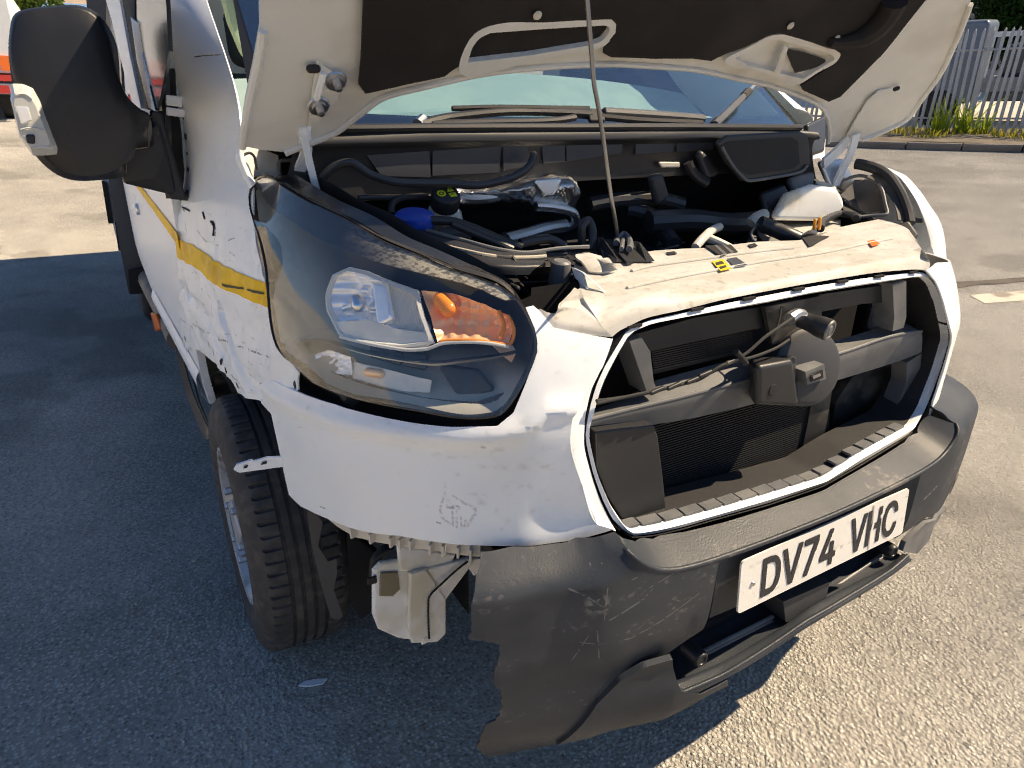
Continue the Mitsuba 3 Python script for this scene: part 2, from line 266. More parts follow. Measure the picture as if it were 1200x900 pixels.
# ---------------------------------------------------------------- ground
def terrain(x, y):
    r = np.hypot(np.maximum(np.abs(x) - 1.4, 0) , np.maximum(np.abs(y - 1.5) - 4., 0)); t = np.maximum(r - 1.2, 0)
    return .09 * (t ** 2 / (t + 2.5))
def terr(x, y): return float(terrain(np.float64(x), np.float64(y)))
def ground_col(p, n, uv):
    v1, _, w1 = voronoi(p.x * 95, p.y * 95); v2, _, w2 = voronoi(p.x * 210 + 9, p.y * 210)
    big = fbm(p.x * .7, p.y * .7, 2.0, 4); mid = fbm(p.x * 4, p.y * 4, 9.0, 4)
    c = mix((.285, .274, .250), (.43, .410, .366), smoothstep(.3, .7, mid * .6 + big * .4))
    c = mix(c, mix((.12, .112, .10), (.72, .685, .61), w1), smoothstep(.60, .25, v1) * .7); c = mix(c, mix((.08, .08, .08), (.62, .58, .50), w2), smoothstep(.5, .2, v2) * .35)
    c = c * (.72 + .5 * big); return mix(c, (.10, .09, .08), smoothstep(.60, .72, fbm(p.x * 1.7 + 5, p.y * 1.7, 4.0, 5)) * .35)
def ground_bump(p, n, uv):
    v1, _, w1 = voronoi(p.x * 95, p.y * 95); v2, _, w2 = voronoi(p.x * 210 + 9, p.y * 210)
    return (1 - v1) * (.4 + .8 * w1) + .35 * (1 - v2) + 1.2 * fbm(p.x * 25, p.y * 25, 1.0, 3)
mat('asphalt', pr(proc(ground_col), .85, bump=proc(ground_bump, eps=.0012), scale=.008, specular=.3))
gx = np.r_[-120, -80, -50, -35, np.arange(-24, 26, .5), 36, 50, 80, 120.]; gy = np.r_[-60, -35, -20, np.arange(-10, 40, .5), 50, 70, 100, 140.]
GX, GY = np.meshgrid(gx, gy, indexing='ij')
struct('ground', gridmesh(np.stack([GX, GY, terrain(GX, GY)], -1)), 'mat_asphalt')
# ---------------------------------------------------------------- the van
van = thing('damaged_van', 'white van with its bonnet propped open, front wing and bumper torn open at the wheel', 'van')
M = 'mat_'
def part(name, mesh, mat_, parent=None, label=None, smooth=35, **kw): return obj(name, mesh, M + mat_, parent or van, smooth, label, **kw)

# lower bumper of grey plastic: outline on the bumper surface, its left end torn off
tear = [(-.683,.744),(-.716,.743),(-.741,.741),(-.753,.727),(-.763,.704),(-.765,.680),(-.762,.640),(-.771,.625),(-.745,.617),(-.716,.606),(-.721,.574),(-.729,.523),(-.712,.491),(-.711,.453),(-.722,.421),(-.738,.413),(-.756,.348),(-.723,.267),(-.671,.238),(-.588,.233)]
_r = np.random.default_rng(11); _t = []
for a, b in zip(tear[2:-2], tear[3:-1]):
    k = max(2, int(np.hypot(b[0] - a[0], b[1] - a[1]) / .007)); _t += [(a[0] + (b[0] - a[0]) * t / k + _r.normal(0, .0016), a[1] + (b[1] - a[1]) * t / k + _r.normal(0, .0016)) for t in range(k)]
tear = tear[:2] + _t + tear[-2:]
face = tear + [(-.531,.414),(-.486,.460),(-.439,.476),(-.383,.485),(-.254,.512),(-.263,.545)] + [(-.304,.671)]
lip_out = [(-.588,.233),(-.474,.286),(-.349,.259),(-.266,.333),(-.079,.365),(.098,.390),(.330,.395),(.493,.393)]
seam = [(.480,.756),(.429,.725),(.369,.717),(.265,.715),(.162,.713),(.022,.710),(-.138,.711),(-.247,.712),(-.347,.714),(-.415,.719),(-.461,.734),(-.497,.757),(-.504,.761),(-.559,.749),(-.601,.742),(-.646,.742)]
ztop = [(1.0, .752), (.8, .752), (.62, .752)]
right_end = [(1.12, .75), (1.14, .5), (.98, .41)]
rec = [(-.313,.689),(-.191,.691),(-.096,.693),(.072,.693),(.168,.693),(.266,.692),(.306,.687)]
rec_bot = [(.358,.511),(.273,.510),(.048,.542),(-.102,.529),(-.257,.526)]
Ls, Rs = rec[0], rec[-1]
zs = .468
front = [*tear[:-1], *[(-.588,.233),(-.531,.414),(-.486,.460),(-.439,.476),(-.383,.485)], (rec[0][0] - .004, rec_bot[-1][1]), *rec, (rec[-1][0] + .004, rec_bot[0][1]), *[(.458,.511)], (.62, .43), (.98, .41), (1.14, .5), (1.12, .752), (.8, .752), (.6, .752), *seam]
dent = lambda ab: B(ab, .006 * (meshkit.fbm(np.c_[A_(ab) * 9, np.zeros(len(ab))], 3, 3) - .5) * (A_(ab)[:, 0] < -.35))
zc_line = [(a, float(ZC(abs(a)))) for a in np.linspace(-.5, .5, 81)]
led = Polygon(zc_line + [(.5, .9), (-.5, .9)]); fr_ = Polygon(front).buffer(0)
lo_, hi_ = fr_.difference(led), fr_.intersection(led).buffer(-.0002)
big_ = lambda g: list(max(getattr(g, 'geoms', [g]), key=lambda q: q.area).exterior.coords)[:-1]
ledge_pg = [(a, float(ZC(abs(a)))) for a in np.linspace(-.498, .498, 81)] + [(.497, .7475)] + seam[:-3] + [(-.497, .7475)]
gs_ = sorted([g for g in getattr(lo_, 'geoms', [lo_]) if g.area > 1e-4], key=lambda g: -g.area); bp_ = lambda g: panel(list(g.exterior.coords)[:-1], dent, .011, .004, dens=.006)
bump = part('bumper', bp_(gs_[0]), 'bumper', label='grey plastic bumper with a torn jagged end and scratches')
for g in gs_[1:]: part('bumper_end', bp_(g), 'bumper', bump)
part('bumper_ledge', panel(ledge_pg, lambda ab: B(ab, 0), .011, .004, dens=.006), 'bumper', bump)
part('crest_bead', tube(B(zc_line, .0035), .005, 10, 160), 'bumper', bump, smooth=60)
shoulder = lambda a, d: [B([p], d)[0] for p in a]
# number plate recess: floor, ceiling and the two sloped cheeks
sl, sr = rec[0][0], rec[-1][0]
fl_t = [(a, float(np.interp(a, [p[0] for p in rec], [p[1] for p in rec])) - .006) for a in np.linspace(sl + .013, sr - .032, 30)]
fl_b = [(a, float(np.interp(a, [p[0] for p in rec_bot[::-1]], [p[1] for p in rec_bot[::-1]]))) for a in np.linspace(sl + .013, sr - .032, 30)]
ft, fb_ = B(fl_t, .016), B(fl_b, .018)
part('plate_recess', cat(gridmesh(np.stack([B(spl(rec, 30), 0), ft])), gridmesh(np.stack([ft, fb_]))), 'bumper', bump)
part('recess_cheek', gridmesh(np.stack([B(spl([rec[0], (sl, rec_bot[-1][1])], 12), 0), spl([ft[0], fb_[0]], 12)])), 'bumper', bump)
part('recess_cheek', gridmesh(np.stack([B(spl([rec[-1], (sr, rec_bot[0][1])], 12), 0), spl([ft[-1], fb_[-1]], 12)])), 'bumper', bump)
# the lower lip under the air slot
lip_in = [(-.365,.409),(-.253,.406),(-.155,.416),(-.063,.427),(.027,.440),(.197,.435),(.317,.425),(.390,.431)]
lip_cr = [(-.376,.402),(-.278,.402),(-.184,.413),(-.096,.426),(-.011,.437),(.152,.438),(.272,.438),(.361,.449)]
lip_bt = [(-.410,.357),(-.306,.385),(-.215,.393),(-.119,.408),(-.024,.420),(.139,.425),(.277,.425),(.392,.426)]
part('lower_lip', cat(patch([[B([(p[0], p[1] - .05)], .02)[0] for p in lip_in], [B([p], .0)[0] for p in lip_in], B(lip_cr, -.025)], 60, 10, linv=True), patch([B(lip_cr, -.025), B([(p[0], p[1] - .003) for p in lip_cr], -.0285), B([(p[0], p[1] - .009) for p in lip_cr], -.028), B(lip_bt, -.022)], 60, 12), patch([B(lip_bt, -.022), B([(p[0], p[1] - .004) for p in lip_bt], -.01), B([(p[0], p[1] + .01) for p in lip_bt], .08)], 60, 6)), 'bumper', bump, smooth=40)
part('lip_bead', tube(B(lip_cr, -.0235), .0045, 10, 80), 'bumper', bump, smooth=60)
part('corner_pad', panel([(-.598,.292),(-.537,.430),(-.494,.474),(-.452,.497),(-.397,.502),(-.378,.442),(-.366,.412),(-.312,.378),(-.246,.384),(-.239,.364),(-.290,.362),(-.394,.330),(-.499,.334)], lambda ab: B(ab, -.008 - .0205 * np.clip((A_(ab)[:, 0] + .56) / .18, 0, 1) ** 1.5), .010, .012), 'bumper', bump, label='raised dark pad under the end of the air slot')
part('corner_pad', panel([(.466,.400),(.370,.448),(.377,.471),(.447,.501),(.681,.423),(.725,.420),(.713,.387),(.546,.414)], on(B, -.008), .012, .012), 'grey_plastic', bump, label='scuffed pad at the far end of the air slot')
part('tow_eye_hole', panel([(.743,.519),(.737,.510),(.737,.481),(.731,.458),(.731,.449),(.731,.466),(.714,.507)], on(B, -.003), .01, .002), 'dull_black', bump)
# air slot: dark inside, a rod with round end stops, middle block
part('slot_back', patch([[( -.42, .12, .50), (0, .085, .50), (.42, .12, .50)], [(-.42, .14, .34), (0, .10, .30), (.42, .14, .34)]], 30, 4), 'dull_black', bump)
for px in ([(-.273,.062,.406),(-.066,.050,.422)], [(.146,.050,.413),(.368,.062,.431)]):
    a, b = A_(px[0]), A_(px[1]); part('slot_rod', cat(tube([a + [0, 0, .004], b + [0, 0, .004]], .0045, 8, 4), tube([a - [0, 0, .006], b - [0, 0, .006]], .0045, 8, 4)), 'grey_plastic', bump)
for c in [(-.291,.045,.430),(.328,.045,.459)]:
    e = part('round_stop', disc(c, (0, -1, 0), [(.0, .012), (.009, .012), (.010, .014), (.014, .014), (.016, .012), (.0175, .006), (.0175, -.03), (0, -.03)]), 'dark_plastic', bump)
part('slot_block', prism([(-.079,.025,.489),(.073,.025,.479),(.076,.025,.429),(.068,.025,.397),(.003,.025,.407),(-.055,.025,.425)], (0, .06, 0)), 'mid_plastic', bump, smooth=20)
part('slot_sun_block', patch([[(-.44, .055, .515), (0, .024, .515), (.44, .055, .515)], [(-.46, .2, .53), (0, .17, .53), (.46, .2, .53)]], 30, 4), 'dull_black', bump)  # closing plate added to stop sun leaking through behind the slot
part('slot_web', cat(*[box(c, (.006, .05, .06)) for c in [(-.108,.090,.377),(.088,.090,.346),(.297,.090,.344)]]), 'dark_plastic', bump)
# number plate
pc, up_ = np.array([0, .0005, .6133]), np.array([0, .0988, .9951]); ex = np.array([1., 0, 0]); pn = np.cross(ex, up_)
def rrect(w, h, r, k=5):
    a = np.linspace(0, np.pi / 2, k); return [(sx * (w / 2 - r) + r * np.cos(t + o), sy * (h / 2 - r) + r * np.sin(t + o)) for sx, sy, o in ((1, 1, 0), (-1, 1, np.pi / 2), (-1, -1, np.pi), (1, -1, 1.5 * np.pi)) for t in a]
plq = [pc + ex * a + up_ * b * 1.0 for a, b in rrect(.52, .111, .008)]
plt_ = part('number_plate', prism(plq, -pn * .004), 'plate_white', smooth=False, label='white number plate, letters chipped at the far end')
tx = lambda s, a, w: part('lettering', textm(s, pc + ex * a - up_ * .0395 + pn * .0006, ex, up_, .079, w, .0012), 'plate_black', plt_, smooth=False)
tx('DV74', -.202, .218); tx('VHC', .062, .163)
part('plate_screw', disc(pc - ex * .226 - up_ * .002 + pn * .0006, pn, [(0, .003), (.004, .0025), (.0055, 0)], 12), 'steel', plt_)
part('plate_crack', cat(prism([pc + ex * a + up_ * b + pn * .0018 for a, b in ((.132, .055), (.139, .055), (.142, .012), (.138, -.01), (.14, -.05), (.134, -.05), (.131, -.008), (.135, .012))], pn * .0004), prism([pc + ex * a + up_ * b + pn * .0018 for a, b in ((.16, .02), (.172, .028), (.175, .022), (.163, .012))], pn * .0004)), 'plate_white', plt_, smooth=False)

# white upper mask with the cut-out for the headlight
mask_edge = [(-.560,.967),(-.563,.930),(-.537,.841),(-.504,.758),(-.472,.742)]
mask = [*[(-.628,1.125),(-.612,1.127),(-.601,1.120),(-.579,1.097),(-.525,1.086),(-.474,1.075),(-.500,1.036),(-.537,.999)], *mask_edge, *[(-.518,.736),(-.565,.732),(-.617,.731),(-.654,.733),(-.713,.735),(-.783,.732),(-.856,.725),(-.940,.705),(-1.045,.685),(-1.153,.663),(-1.203,.665),(-1.219,.737),(-1.237,.810),(-1.242,.837),(-1.293,.843),(-1.258,.897),(-1.230,.917),(-1.113,.930),(-.987,.944),(-.910,.947),(-.758,.953),(-.680,.959),(-.655,.977),(-.629,1.032),(-.612,1.065),(-.614,1.097)]]
def Wmask(ab, off=0.):
    ab = A_(ab); o = off + .004 * (meshkit.fbm(np.c_[ab * 8, np.zeros(len(ab))], 3, 5) - .5)
    for (s, z), r, d in (([(-.575,.786)][0], .05, .010), ([(-.738,.887)][0], .06, .006), ([(-.981,.835)][0], .08, -.006)): o = o + d * np.exp(-((ab[:, 0] - s) ** 2 + (ab[:, 1] - z) ** 2) / r ** 2)
    o = o - .011 * np.exp(-((ab[:, 1] - np.interp(ab[:, 0], *SH)) / .016) ** 2)
    return W(ab, o)
_sh = sorted([(-1.178,.891),(-1.020,.912),(-.930,.919),(-.826,.930),(-.711,.937),(-.644,.949),(-.602,.980)]); SH = ([p[0] for p in _sh], [p[1] for p in _sh])
msk = part('front_mask', panel(mask, Wmask, .011, .004), 'paint', label='dented white plastic front corner below the headlight')
O_left = [(-.455,.179,1.074),(-.486,.165,1.032),(-.512,.156,.993),(-.528,.145,.943),(-.527,.144,.915),(-.513,.140,.859),(-.492,.135,.800),(-.467,.130,.748),(-.456,.128,.728)]
part('mask_bevel', patch([[(-.463,.170,1.077),(-.506,.155,1.028),(-.532,.150,.996),(-.554,.145,.964),(-.559,.140,.930),(-.534,.133,.841),(-.502,.125,.758),(-.470,.119,.740)], [(-.462,.171,1.076),(-.501,.155,1.026),(-.526,.150,.995),(-.548,.145,.963),(-.552,.140,.928),(-.529,.134,.839),(-.496,.126,.755),(-.467,.120,.737)], O_left], 50, 12), 'paint', msk)
part('torn_bracket', prism([(-1.014,.550,.794),(-1.007,.550,.803),(-.981,.550,.806),(-.978,.550,.802),(-.953,.550,.804),(-.928,.550,.798),(-.926,.550,.777),(-1.006,.550,.786)], (0, .004, .001)), 'white', msk, label='white torn bracket sticking out over the tyre')
part('bracket_slot', cat(prism([(-.996,.548,.799),(-.989,.548,.799),(-.991,.548,.794),(-.998,.548,.794)], (0, -.001, 0)), prism([(-.964,.548,.798),(-.955,.548,.798),(-.957,.548,.793),(-.967,.548,.793)], (0, -.001, 0))), 'dull_black', msk)
part('mask_flange', panel([(-1.067,.666),(-.990,.664),(-.908,.681),(-.867,.690),(-.773,.702),(-.708,.701),(-.708,.725),(-.788,.724),(-.865,.717),(-.953,.696)], on(W, .014, .006, 20, 2), .01, .003), 'cream_plain', msk, label='ribbed cream edge below the white corner')
for c in [(-.974,.684),(-.924,.693),(-.878,.702),(-.858,.705),(-.836,.709),(-.797,.712),(-.773,.715),(-.746,.716),(-.724,.714)]: part('flange_rib', hull([W([(c[0] + a, c[1] + b)], o)[0] for a in (-.002, .002) for b in (-.011, .010) for o in (-.001, .016)]), 'cream_plain', msk, smooth=20)
# the far side of the mask: pillar beside the grille and round the corner
part('front_mask', panel([*[(.542,.726),(.535,.768),(.557,.840),(.553,.913),(.514,.963),(.491,1.020),(.472,1.067),(.442,1.093)], (.52, 1.10), (.70, 1.08), (.95, 1.06), (1.25, 1.05), (1.3, .78), (1.0, .74), (.6, .748)], on(W, 0), .014, .004), 'paint', label='white front corner on the far side of the grille')
O_right = [(.456,.188,1.088),(.484,.176,1.057),(.513,.162,1.010),(.539,.150,.954),(.603,.168,.897),(.615,.173,.819),(.563,.154,.757),(.498,.137,.697)]

# grille opening: white rim with dark slits, black tunnel behind it
O_top = [(-.430,.179,1.083),(-.387,.179,1.095),(-.309,.175,1.100),(-.207,.175,1.105),(-.096,.174,1.108),(.026,.174,1.109),(.191,.176,1.107),(.349,.178,1.100)]
O_bot = [(.427,.124,.694),(.234,.108,.680),(.108,.107,.664),(-.074,.105,.674),(-.232,.107,.688),(-.308,.110,.692),(-.376,.117,.696),(-.422,.123,.705)]
O_loop = O_top + O_right + O_bot + O_left[::-1][1:-1]
I_in = [(-.414,.182,1.076),(-.376,.181,1.084),(-.281,.174,1.087),(-.097,.170,1.088),(.013,.170,1.090),(.191,.171,1.087),(.399,.182,1.079),(.443,.185,1.074),(.481,.181,1.052),(.512,.168,1.003),(.551,.159,.935),(.592,.172,.901),(.576,.166,.828),(.549,.158,.784),(.524,.151,.742),(.470,.139,.710),(.234,.114,.706),(.112,.113,.679),(-.071,.112,.692),(-.227,.114,.702),(-.345,.121,.708),(-.414,.130,.713),(-.430,.132,.724),(-.442,.134,.742),(-.468,.139,.785),(-.497,.145,.852),(-.515,.149,.915),(-.518,.150,.938),(-.511,.151,.952),(-.485,.162,1.004),(-.451,.172,1.046),(-.423,.181,1.072)]
rim = lambda L, o, sc=1.0: [A_(p) + [0, o, 0] for p in L]
mid_ = lambda a, b, t: [A_(p) * (1 - t) + A_(q) * t for p, q in zip(a, b)]
Oc, Ic = spl(O_loop, 160, True, True), spl(I_in, 160, True, True)
k0 = ((Ic - Oc[0]) ** 2).sum(1).argmin(); Ic = np.roll(Ic, -k0, 0)
# nearest matching so that the ring does not twist
Om = np.array([Oc[((Oc - q) ** 2).sum(1).argmin()] for q in Ic])
gr = part('grille_frame', loft([Ic * .28 + Om * .72 + [0, -.001, 0], Ic * .75 + Om * .25 + [0, -.006, 0], Ic, Ic + [0, .012, 0]], 160, True), 'white', smooth=50, label='white rim left round the open grille')
part('rim_gap', loft([Om + [0, -.001, 0], Om + [0, .02, 0], Ic + [0, .02, 0]], 160, True), 'dull_black', gr)
cen = A_([0, 0, .91])
part('grille_tunnel', loft([Ic + [0, .012, 0], (Ic - cen) * [.985, 1, .985] + cen + [0, .04, 0], (Ic - cen) * [.97, 1, .975] + cen + [0, .10, 0]], 160, True), 'dull_black', gr)
for i in range(0, 160, 3):
    q = Ic[i]
    if q[2] < .735 and abs(q[0]) < .44: part('ledge_clip', box(q + [0, .019, .003], (.043, .024, .006), .001, (0, 0, math.degrees(math.atan2(*(Ic[(i + 1) % 160] - Ic[i - 1])[[1, 0]])) % 180)), 'grey_plastic', gr, smooth=20)
for i in range(160):
    q = Ic[i] * .5 + Om[i] * .5
    if (i % 8 in (0, 1, 2)) and q[2] > 1.0 and abs(q[0]) < .42 and i % 8 == 1: part('rim_slit', box(q + [0, -.004, .006], (.03, .006, .005), .0), 'dull_black', gr, smooth=20)

# bars of the grille carrier
bar_t = [(-.473,.205,.922),(-.367,.205,.920),(-.252,.205,.920),(-.100,.205,.918),(.066,.205,.918),(.238,.205,.921),(.395,.205,.930),(.525,.205,.936)]
def bar(rows, **k): return patch(rows, 60, 17, .004, linv=True, **k)
bar_b, bar_c, bar_f, bar_l = [(-.441,.232,.919),(-.346,.232,.934),(-.300,.232,.948),(-.231,.232,.950),(-.077,.232,.953),(.091,.232,.951),(.254,.232,.942),(.458,.232,.949),(.558,.232,.923)], [(-.489,.180,.933),(-.390,.180,.932),(-.278,.180,.930),(-.130,.180,.930),(.030,.180,.933),(.197,.180,.938),(.365,.180,.947),(.487,.180,.940)], [(-.490,.178,.926),(-.391,.178,.925),(-.278,.178,.920),(-.130,.178,.920),(.031,.178,.922),(.198,.178,.924),(.367,.178,.932),(.494,.178,.925)], [(-.479,.190,.904),(-.376,.190,.888),(-.260,.190,.874),(-.105,.190,.866),(.062,.190,.863),(.244,.190,.865),(.412,.190,.868),(.533,.190,.876)]
cb = part('grille_crossbar', cat(patch([bar_b, bar_c], 60, 4), patch([bar_c, bar_f, bar_l], 60, 9, linv=True), patch([bar_l, [A_(p) + [0, .05, -.002] for p in bar_l]], 60, 3), tube(bar_c, .0035, 8, 60)), 'grey_plastic', gr, smooth=30, label='grey crossbar across the middle of the grille')
part('grille_post', prism([(-.415,.183,1.059),(-.389,.183,1.062),(-.366,.183,1.032),(-.351,.183,.974),(-.338,.183,.950),(-.362,.183,.951)], (0, .05, 0)), 'grey_plastic', gr, smooth=20)
part('grille_post', prism([(.315,.178,1.074),(.365,.178,1.076),(.402,.178,.987),(.402,.178,.962),(.360,.178,.960),(.353,.178,.994)], (0, .05, 0)), 'grey_plastic', gr, smooth=20)
part('top_panel', prism([(-.385,.205,1.060),(-.248,.205,1.070),(-.050,.205,1.067),(.110,.205,1.070),(.363,.205,1.063),(.380,.205,1.019),(.262,.205,1.030),(.116,.205,1.031),(-.026,.205,1.022),(-.112,.205,1.024),(-.212,.205,1.023),(-.346,.205,1.022)], (0, .03, 0)), 'dark_plastic', gr, smooth=20)
part('sensor_backing', prism([(-.078,.190,1.072),(.089,.190,1.073),(.116,.190,1.001),(.083,.190,.984),(-.036,.190,.989)], (0, .01, 0)), 'dusty_black', gr, smooth=20)
lb = [(-.486,.165,.912),(-.361,.165,.895),(-.350,.165,.872),(-.325,.165,.779),(-.301,.165,.681),(-.343,.165,.689),(-.413,.165,.723),(-.448,.165,.779),(-.479,.165,.849)]
part('lower_block', hull(A_(lb + [tuple(A_(p) + [.0, .07, 0]) for p in lb]), .004), 'dark_plastic', gr, smooth=30)
part('strut', prism([(.498,.200,.851),(.554,.200,.866),(.574,.200,.803),(.558,.200,.736),(.527,.200,.645),(.486,.200,.645),(.501,.200,.729),(.518,.200,.795)], (0, .04, 0)), 'grey_plastic', gr, smooth=20)
part('strut', prism([(.547,.210,1.005),(.597,.210,.950),(.632,.210,.900),(.611,.210,.793),(.571,.210,.823),(.575,.210,.925)], (0, .04, 0)), 'dark_plastic', gr, smooth=20)
part('shroud', prism([(.402,.270,.811),(.631,.270,.804),(.629,.270,.693),(.578,.270,.601),(.414,.270,.617),(.365,.270,.604),(.353,.270,.751)], (0, .03, 0)), 'dusty_black', gr, smooth=20)
# badge mount in the middle, empty sensor holder, connector
dc = A_([(.040,.158,.938)][0]); ax = A_([-.22, -1, .30])
part('badge_mount', cat(disc(dc, ax, [(0, .016), (.03, .017), (.07, .012), (.080, .006), (.083, -.010), (.078, -.03), (0, -.03)], 40)), 'mid_plastic', gr, label='round grey mount where the badge is missing')
part('mount_pod', hull([(-.137,.135,.975),(-.057,.135,.971),(-.019,.135,.884),(-.124,.135,.910)] + [(-.094,.180,.964),(.025,.180,.952),(.061,.180,.859),(-.078,.180,.894)], .010), 'dark_plastic', gr)
part('mount_pod_hole', disc([(-.098,.124,.928)][0], (0, -1, .1), [(0, .0012), (.011, .001), (.0135, -.004)], 20), 'dull_black', gr)
part('connector', cat(prism([(-.013,.122,.950),(.043,.122,.956),(.059,.122,.921),(.001,.122,.920)], (0, .03, 0))), 'grey_plastic', gr, smooth=20)
part('connector_socket', prism([(0,.120,.942),(.036,.120,.947),(.044,.120,.927),(.007,.120,.926)], (0, -.0012, 0)), 'dull_black', gr, smooth=20)
part('connector_pin', prism([(.006,.118,.939),(.028,.118,.941),(.032,.118,.935),(.009,.118,.932)], (0, -.001, 0)), 'steel', gr, smooth=20)
se = A_([(.021,.112,1.033)][0]); sb = A_([(.009,.170,1.041)][0])
sn = part('parking_sensor', tube([sb, sb * .75 + se * .25, sb * .6 + se * .4, se], [.017, .017, .021, .0215], 20, 12, True), 'dark_plastic', gr, label='black cylindrical sensor hanging on its cable')
part('sensor_face', disc(se, se - sb, [(0, .003), (.009, .003), (.0095, .0015), (.014, .0015), (.0145, .003), (.019, .003), (.0205, 0)], 24), 'grey_plastic', sn)
part('sensor_tail', tube([(.005,.165,1.050),(-.023,.160,1.057),(-.046,.155,1.053)], .012, 10), 'steel', sn)
cabs = (([(-.511,.140,.987),(-.474,.140,.983),(-.401,.140,.979),(-.329,.135,.982),(-.255,.130,.997),(-.193,.130,1.012),(-.126,.135,1.040),(-.036,.150,1.058)], .0032), ([(-.513,.135,.985),(-.452,.135,.984),(-.368,.135,.982),(-.304,.130,.985),(-.241,.125,1.006),(-.193,.125,1.007),(-.093,.145,1.002),(-.035,.155,1.010)], .003),
    ([(-.201,.130,1.008),(-.157,.135,1.024),(-.124,.145,1.032),(-.082,.155,1.034),(-.050,.175,1.072)], .0022), ([(-.219,.125,1.026),(-.204,.125,1.014),(-.187,.125,.998)], .006))
for P, r in cabs: part('loose_cable', tube(P, r, 8), 'dull_black', gr)
for c in [(-.389,.133,.982),(-.352,.132,.983),(-.312,.129,.987),(-.285,.128,.994),(-.224,.125,1.008)]: part('cable_tape', hull([A_(c) + [-.012, 0, -.001], A_(c) + [.012, 0, .003]], .0042), 'dusty_black', gr)
# radiator and condenser
part('radiator_core', patch([[(-.313,.236,.858),(-.067,.236,.854),(.255,.236,.860)], [(-.243,.236,.611),(-.012,.236,.581),(.323,.236,.567)]], 6, 6), 'dull_black')
fa, fb = [(-.302,.230,.853),(.237,.230,.861)], [(-.236,.230,.621),(.288,.230,.590)]
rad = van + '__radiator_core'
fins = [box((A_(fa[0]) * (1 - t) + A_(fb[0]) * t + A_(fa[1]) * (1 - t) + A_(fb[1]) * t) / 2, (np.linalg.norm(A_(fa[1]) - fa[0]) * (1 - .05 * t), .006, .0022), 0) for t in np.linspace(0, 1, 46)]
scene[rad + '__cooling_fins'] = ply(cat(*fins), 'mat_dark_plastic', smooth=False); labels[rad + '__cooling_fins'] = {'kind': 'stuff'}
fa, fb = [(-.330,.222,1.014),(-.068,.222,1.020)], [(-.312,.222,.974),(-.064,.222,.980)]
fins = [box((A_(fa[0]) * (1 - t) + A_(fb[0]) * t + A_(fa[1]) * (1 - t) + A_(fb[1]) * t) / 2, (np.linalg.norm(A_(fa[1]) - fa[0]), .006, .0022), 0) for t in np.linspace(0, 1, 10)]
part('upper_cooler', patch([[(-.340,.228,1.025),(-.051,.228,1.032)], [(-.322,.228,.964),(-.037,.228,.966)]], 4, 4), 'dull_black')
scene[van + '__upper_cooler__cooling_fins'] = ply(cat(*fins), 'mat_dark_plastic', smooth=False); labels[van + '__upper_cooler__cooling_fins'] = {'kind': 'stuff'}
part('radiator_side', prism([(.178,.222,.850),(.246,.222,.858),(.256,.222,.724),(.245,.222,.623),(.181,.222,.624),(.182,.222,.742)], (0, .02, 0)), 'dusty_black', rad, smooth=20)
part('duct_wall', patch([[(-.5, .36, 1.12), (.5, .36, 1.12)], [(-.52, .37, .66), (.52, .37, .66)]], 6, 6), 'dull_black')

# cream front panel over the grille
R0 = [(-.461,.173,1.077),(-.444,.175,1.085),(-.428,.175,1.089),(-.391,.175,1.098),(-.313,.171,1.103),(-.212,.170,1.109),(-.102,.170,1.111),(.020,.170,1.112),(.183,.171,1.111),(.339,.173,1.104),(.415,.177,1.096),(.445,.177,1.089)]
R1 = [(-.471,.176,1.086),(-.451,.178,1.096),(-.436,.181,1.103),(-.386,.182,1.113),(-.309,.178,1.118),(-.207,.177,1.122),(-.096,.178,1.125),(.027,.179,1.127),(.195,.183,1.128),(.356,.189,1.124),(.421,.190,1.116),(.459,.185,1.104)]
R2 = [(-.478,.185,1.098),(-.461,.189,1.107),(-.441,.193,1.116)] + [(-.376,.196,1.129),(-.284,.206,1.129),(-.162,.221,1.129),(-.038,.227,1.129),(.093,.230,1.129),(.272,.235,1.129),(.427,.253,1.129),(.485,.247,1.129),(.433,.187,1.129)]
R2b = [(-.489,.219,1.133),(-.464,.230,1.133),(-.420,.245,1.133),(-.303,.280,1.133),(-.193,.301,1.133),(-.076,.302,1.133),(.065,.315,1.133),(.198,.310,1.133),(.381,.331,1.133),(.535,.343,1.133),(.600,.338,1.133),(.528,.261,1.133)]
R3 = [(-.368,.415,1.134),(-.300,.460,1.134),(-.260,.449,1.134),(-.127,.461,1.134),(-.051,.450,1.134),(.012,.435,1.134),(.150,.435,1.134),(.290,.404,1.134),(.546,.481,1.134),(.772,.518,1.134),(.745,.450,1.134),(.619,.336,1.134)]
fp = part('front_panel', patch([R0, R1, R2, R2b, R3], 90, 33, 0, linv=True), 'cream', smooth=24, label='dusty cream panel over the grille')
part('panel_back_edge', patch([R3, [A_(p) + [0, .004, -.012] for p in R3], [A_(p) + [0, .004, -.035] for p in R3]], 60, 4), 'cream_plain', fp)
E_ = lambda P, q: [*P, tuple(q)]; mp_ = lambda a, b, t: A_(a) * (1 - t) + A_(b) * t
part('mask_ear', patch([E_([(-.569,.236,1.121),(-.554,.209,1.096),(-.513,.190,1.086)], R0[0]), E_([(-.565,.233,1.124),(-.551,.212,1.106),(-.510,.191,1.095)], R1[0]), E_([(-.549,.217,1.112),(-.526,.218,1.120),(-.495,.205,1.115)], R2[0]), E_([(-.557,.191,1.131),(-.515,.229,1.131),(-.492,.229,1.131)], R2b[0]), E_([(-.466,.280,1.133),(-.460,.284,1.133),(-.462,.272,1.133)], mp_(R2b[0], R3[0], .35))], 30, 24, 0, linv=True), 'cream', smooth=24)
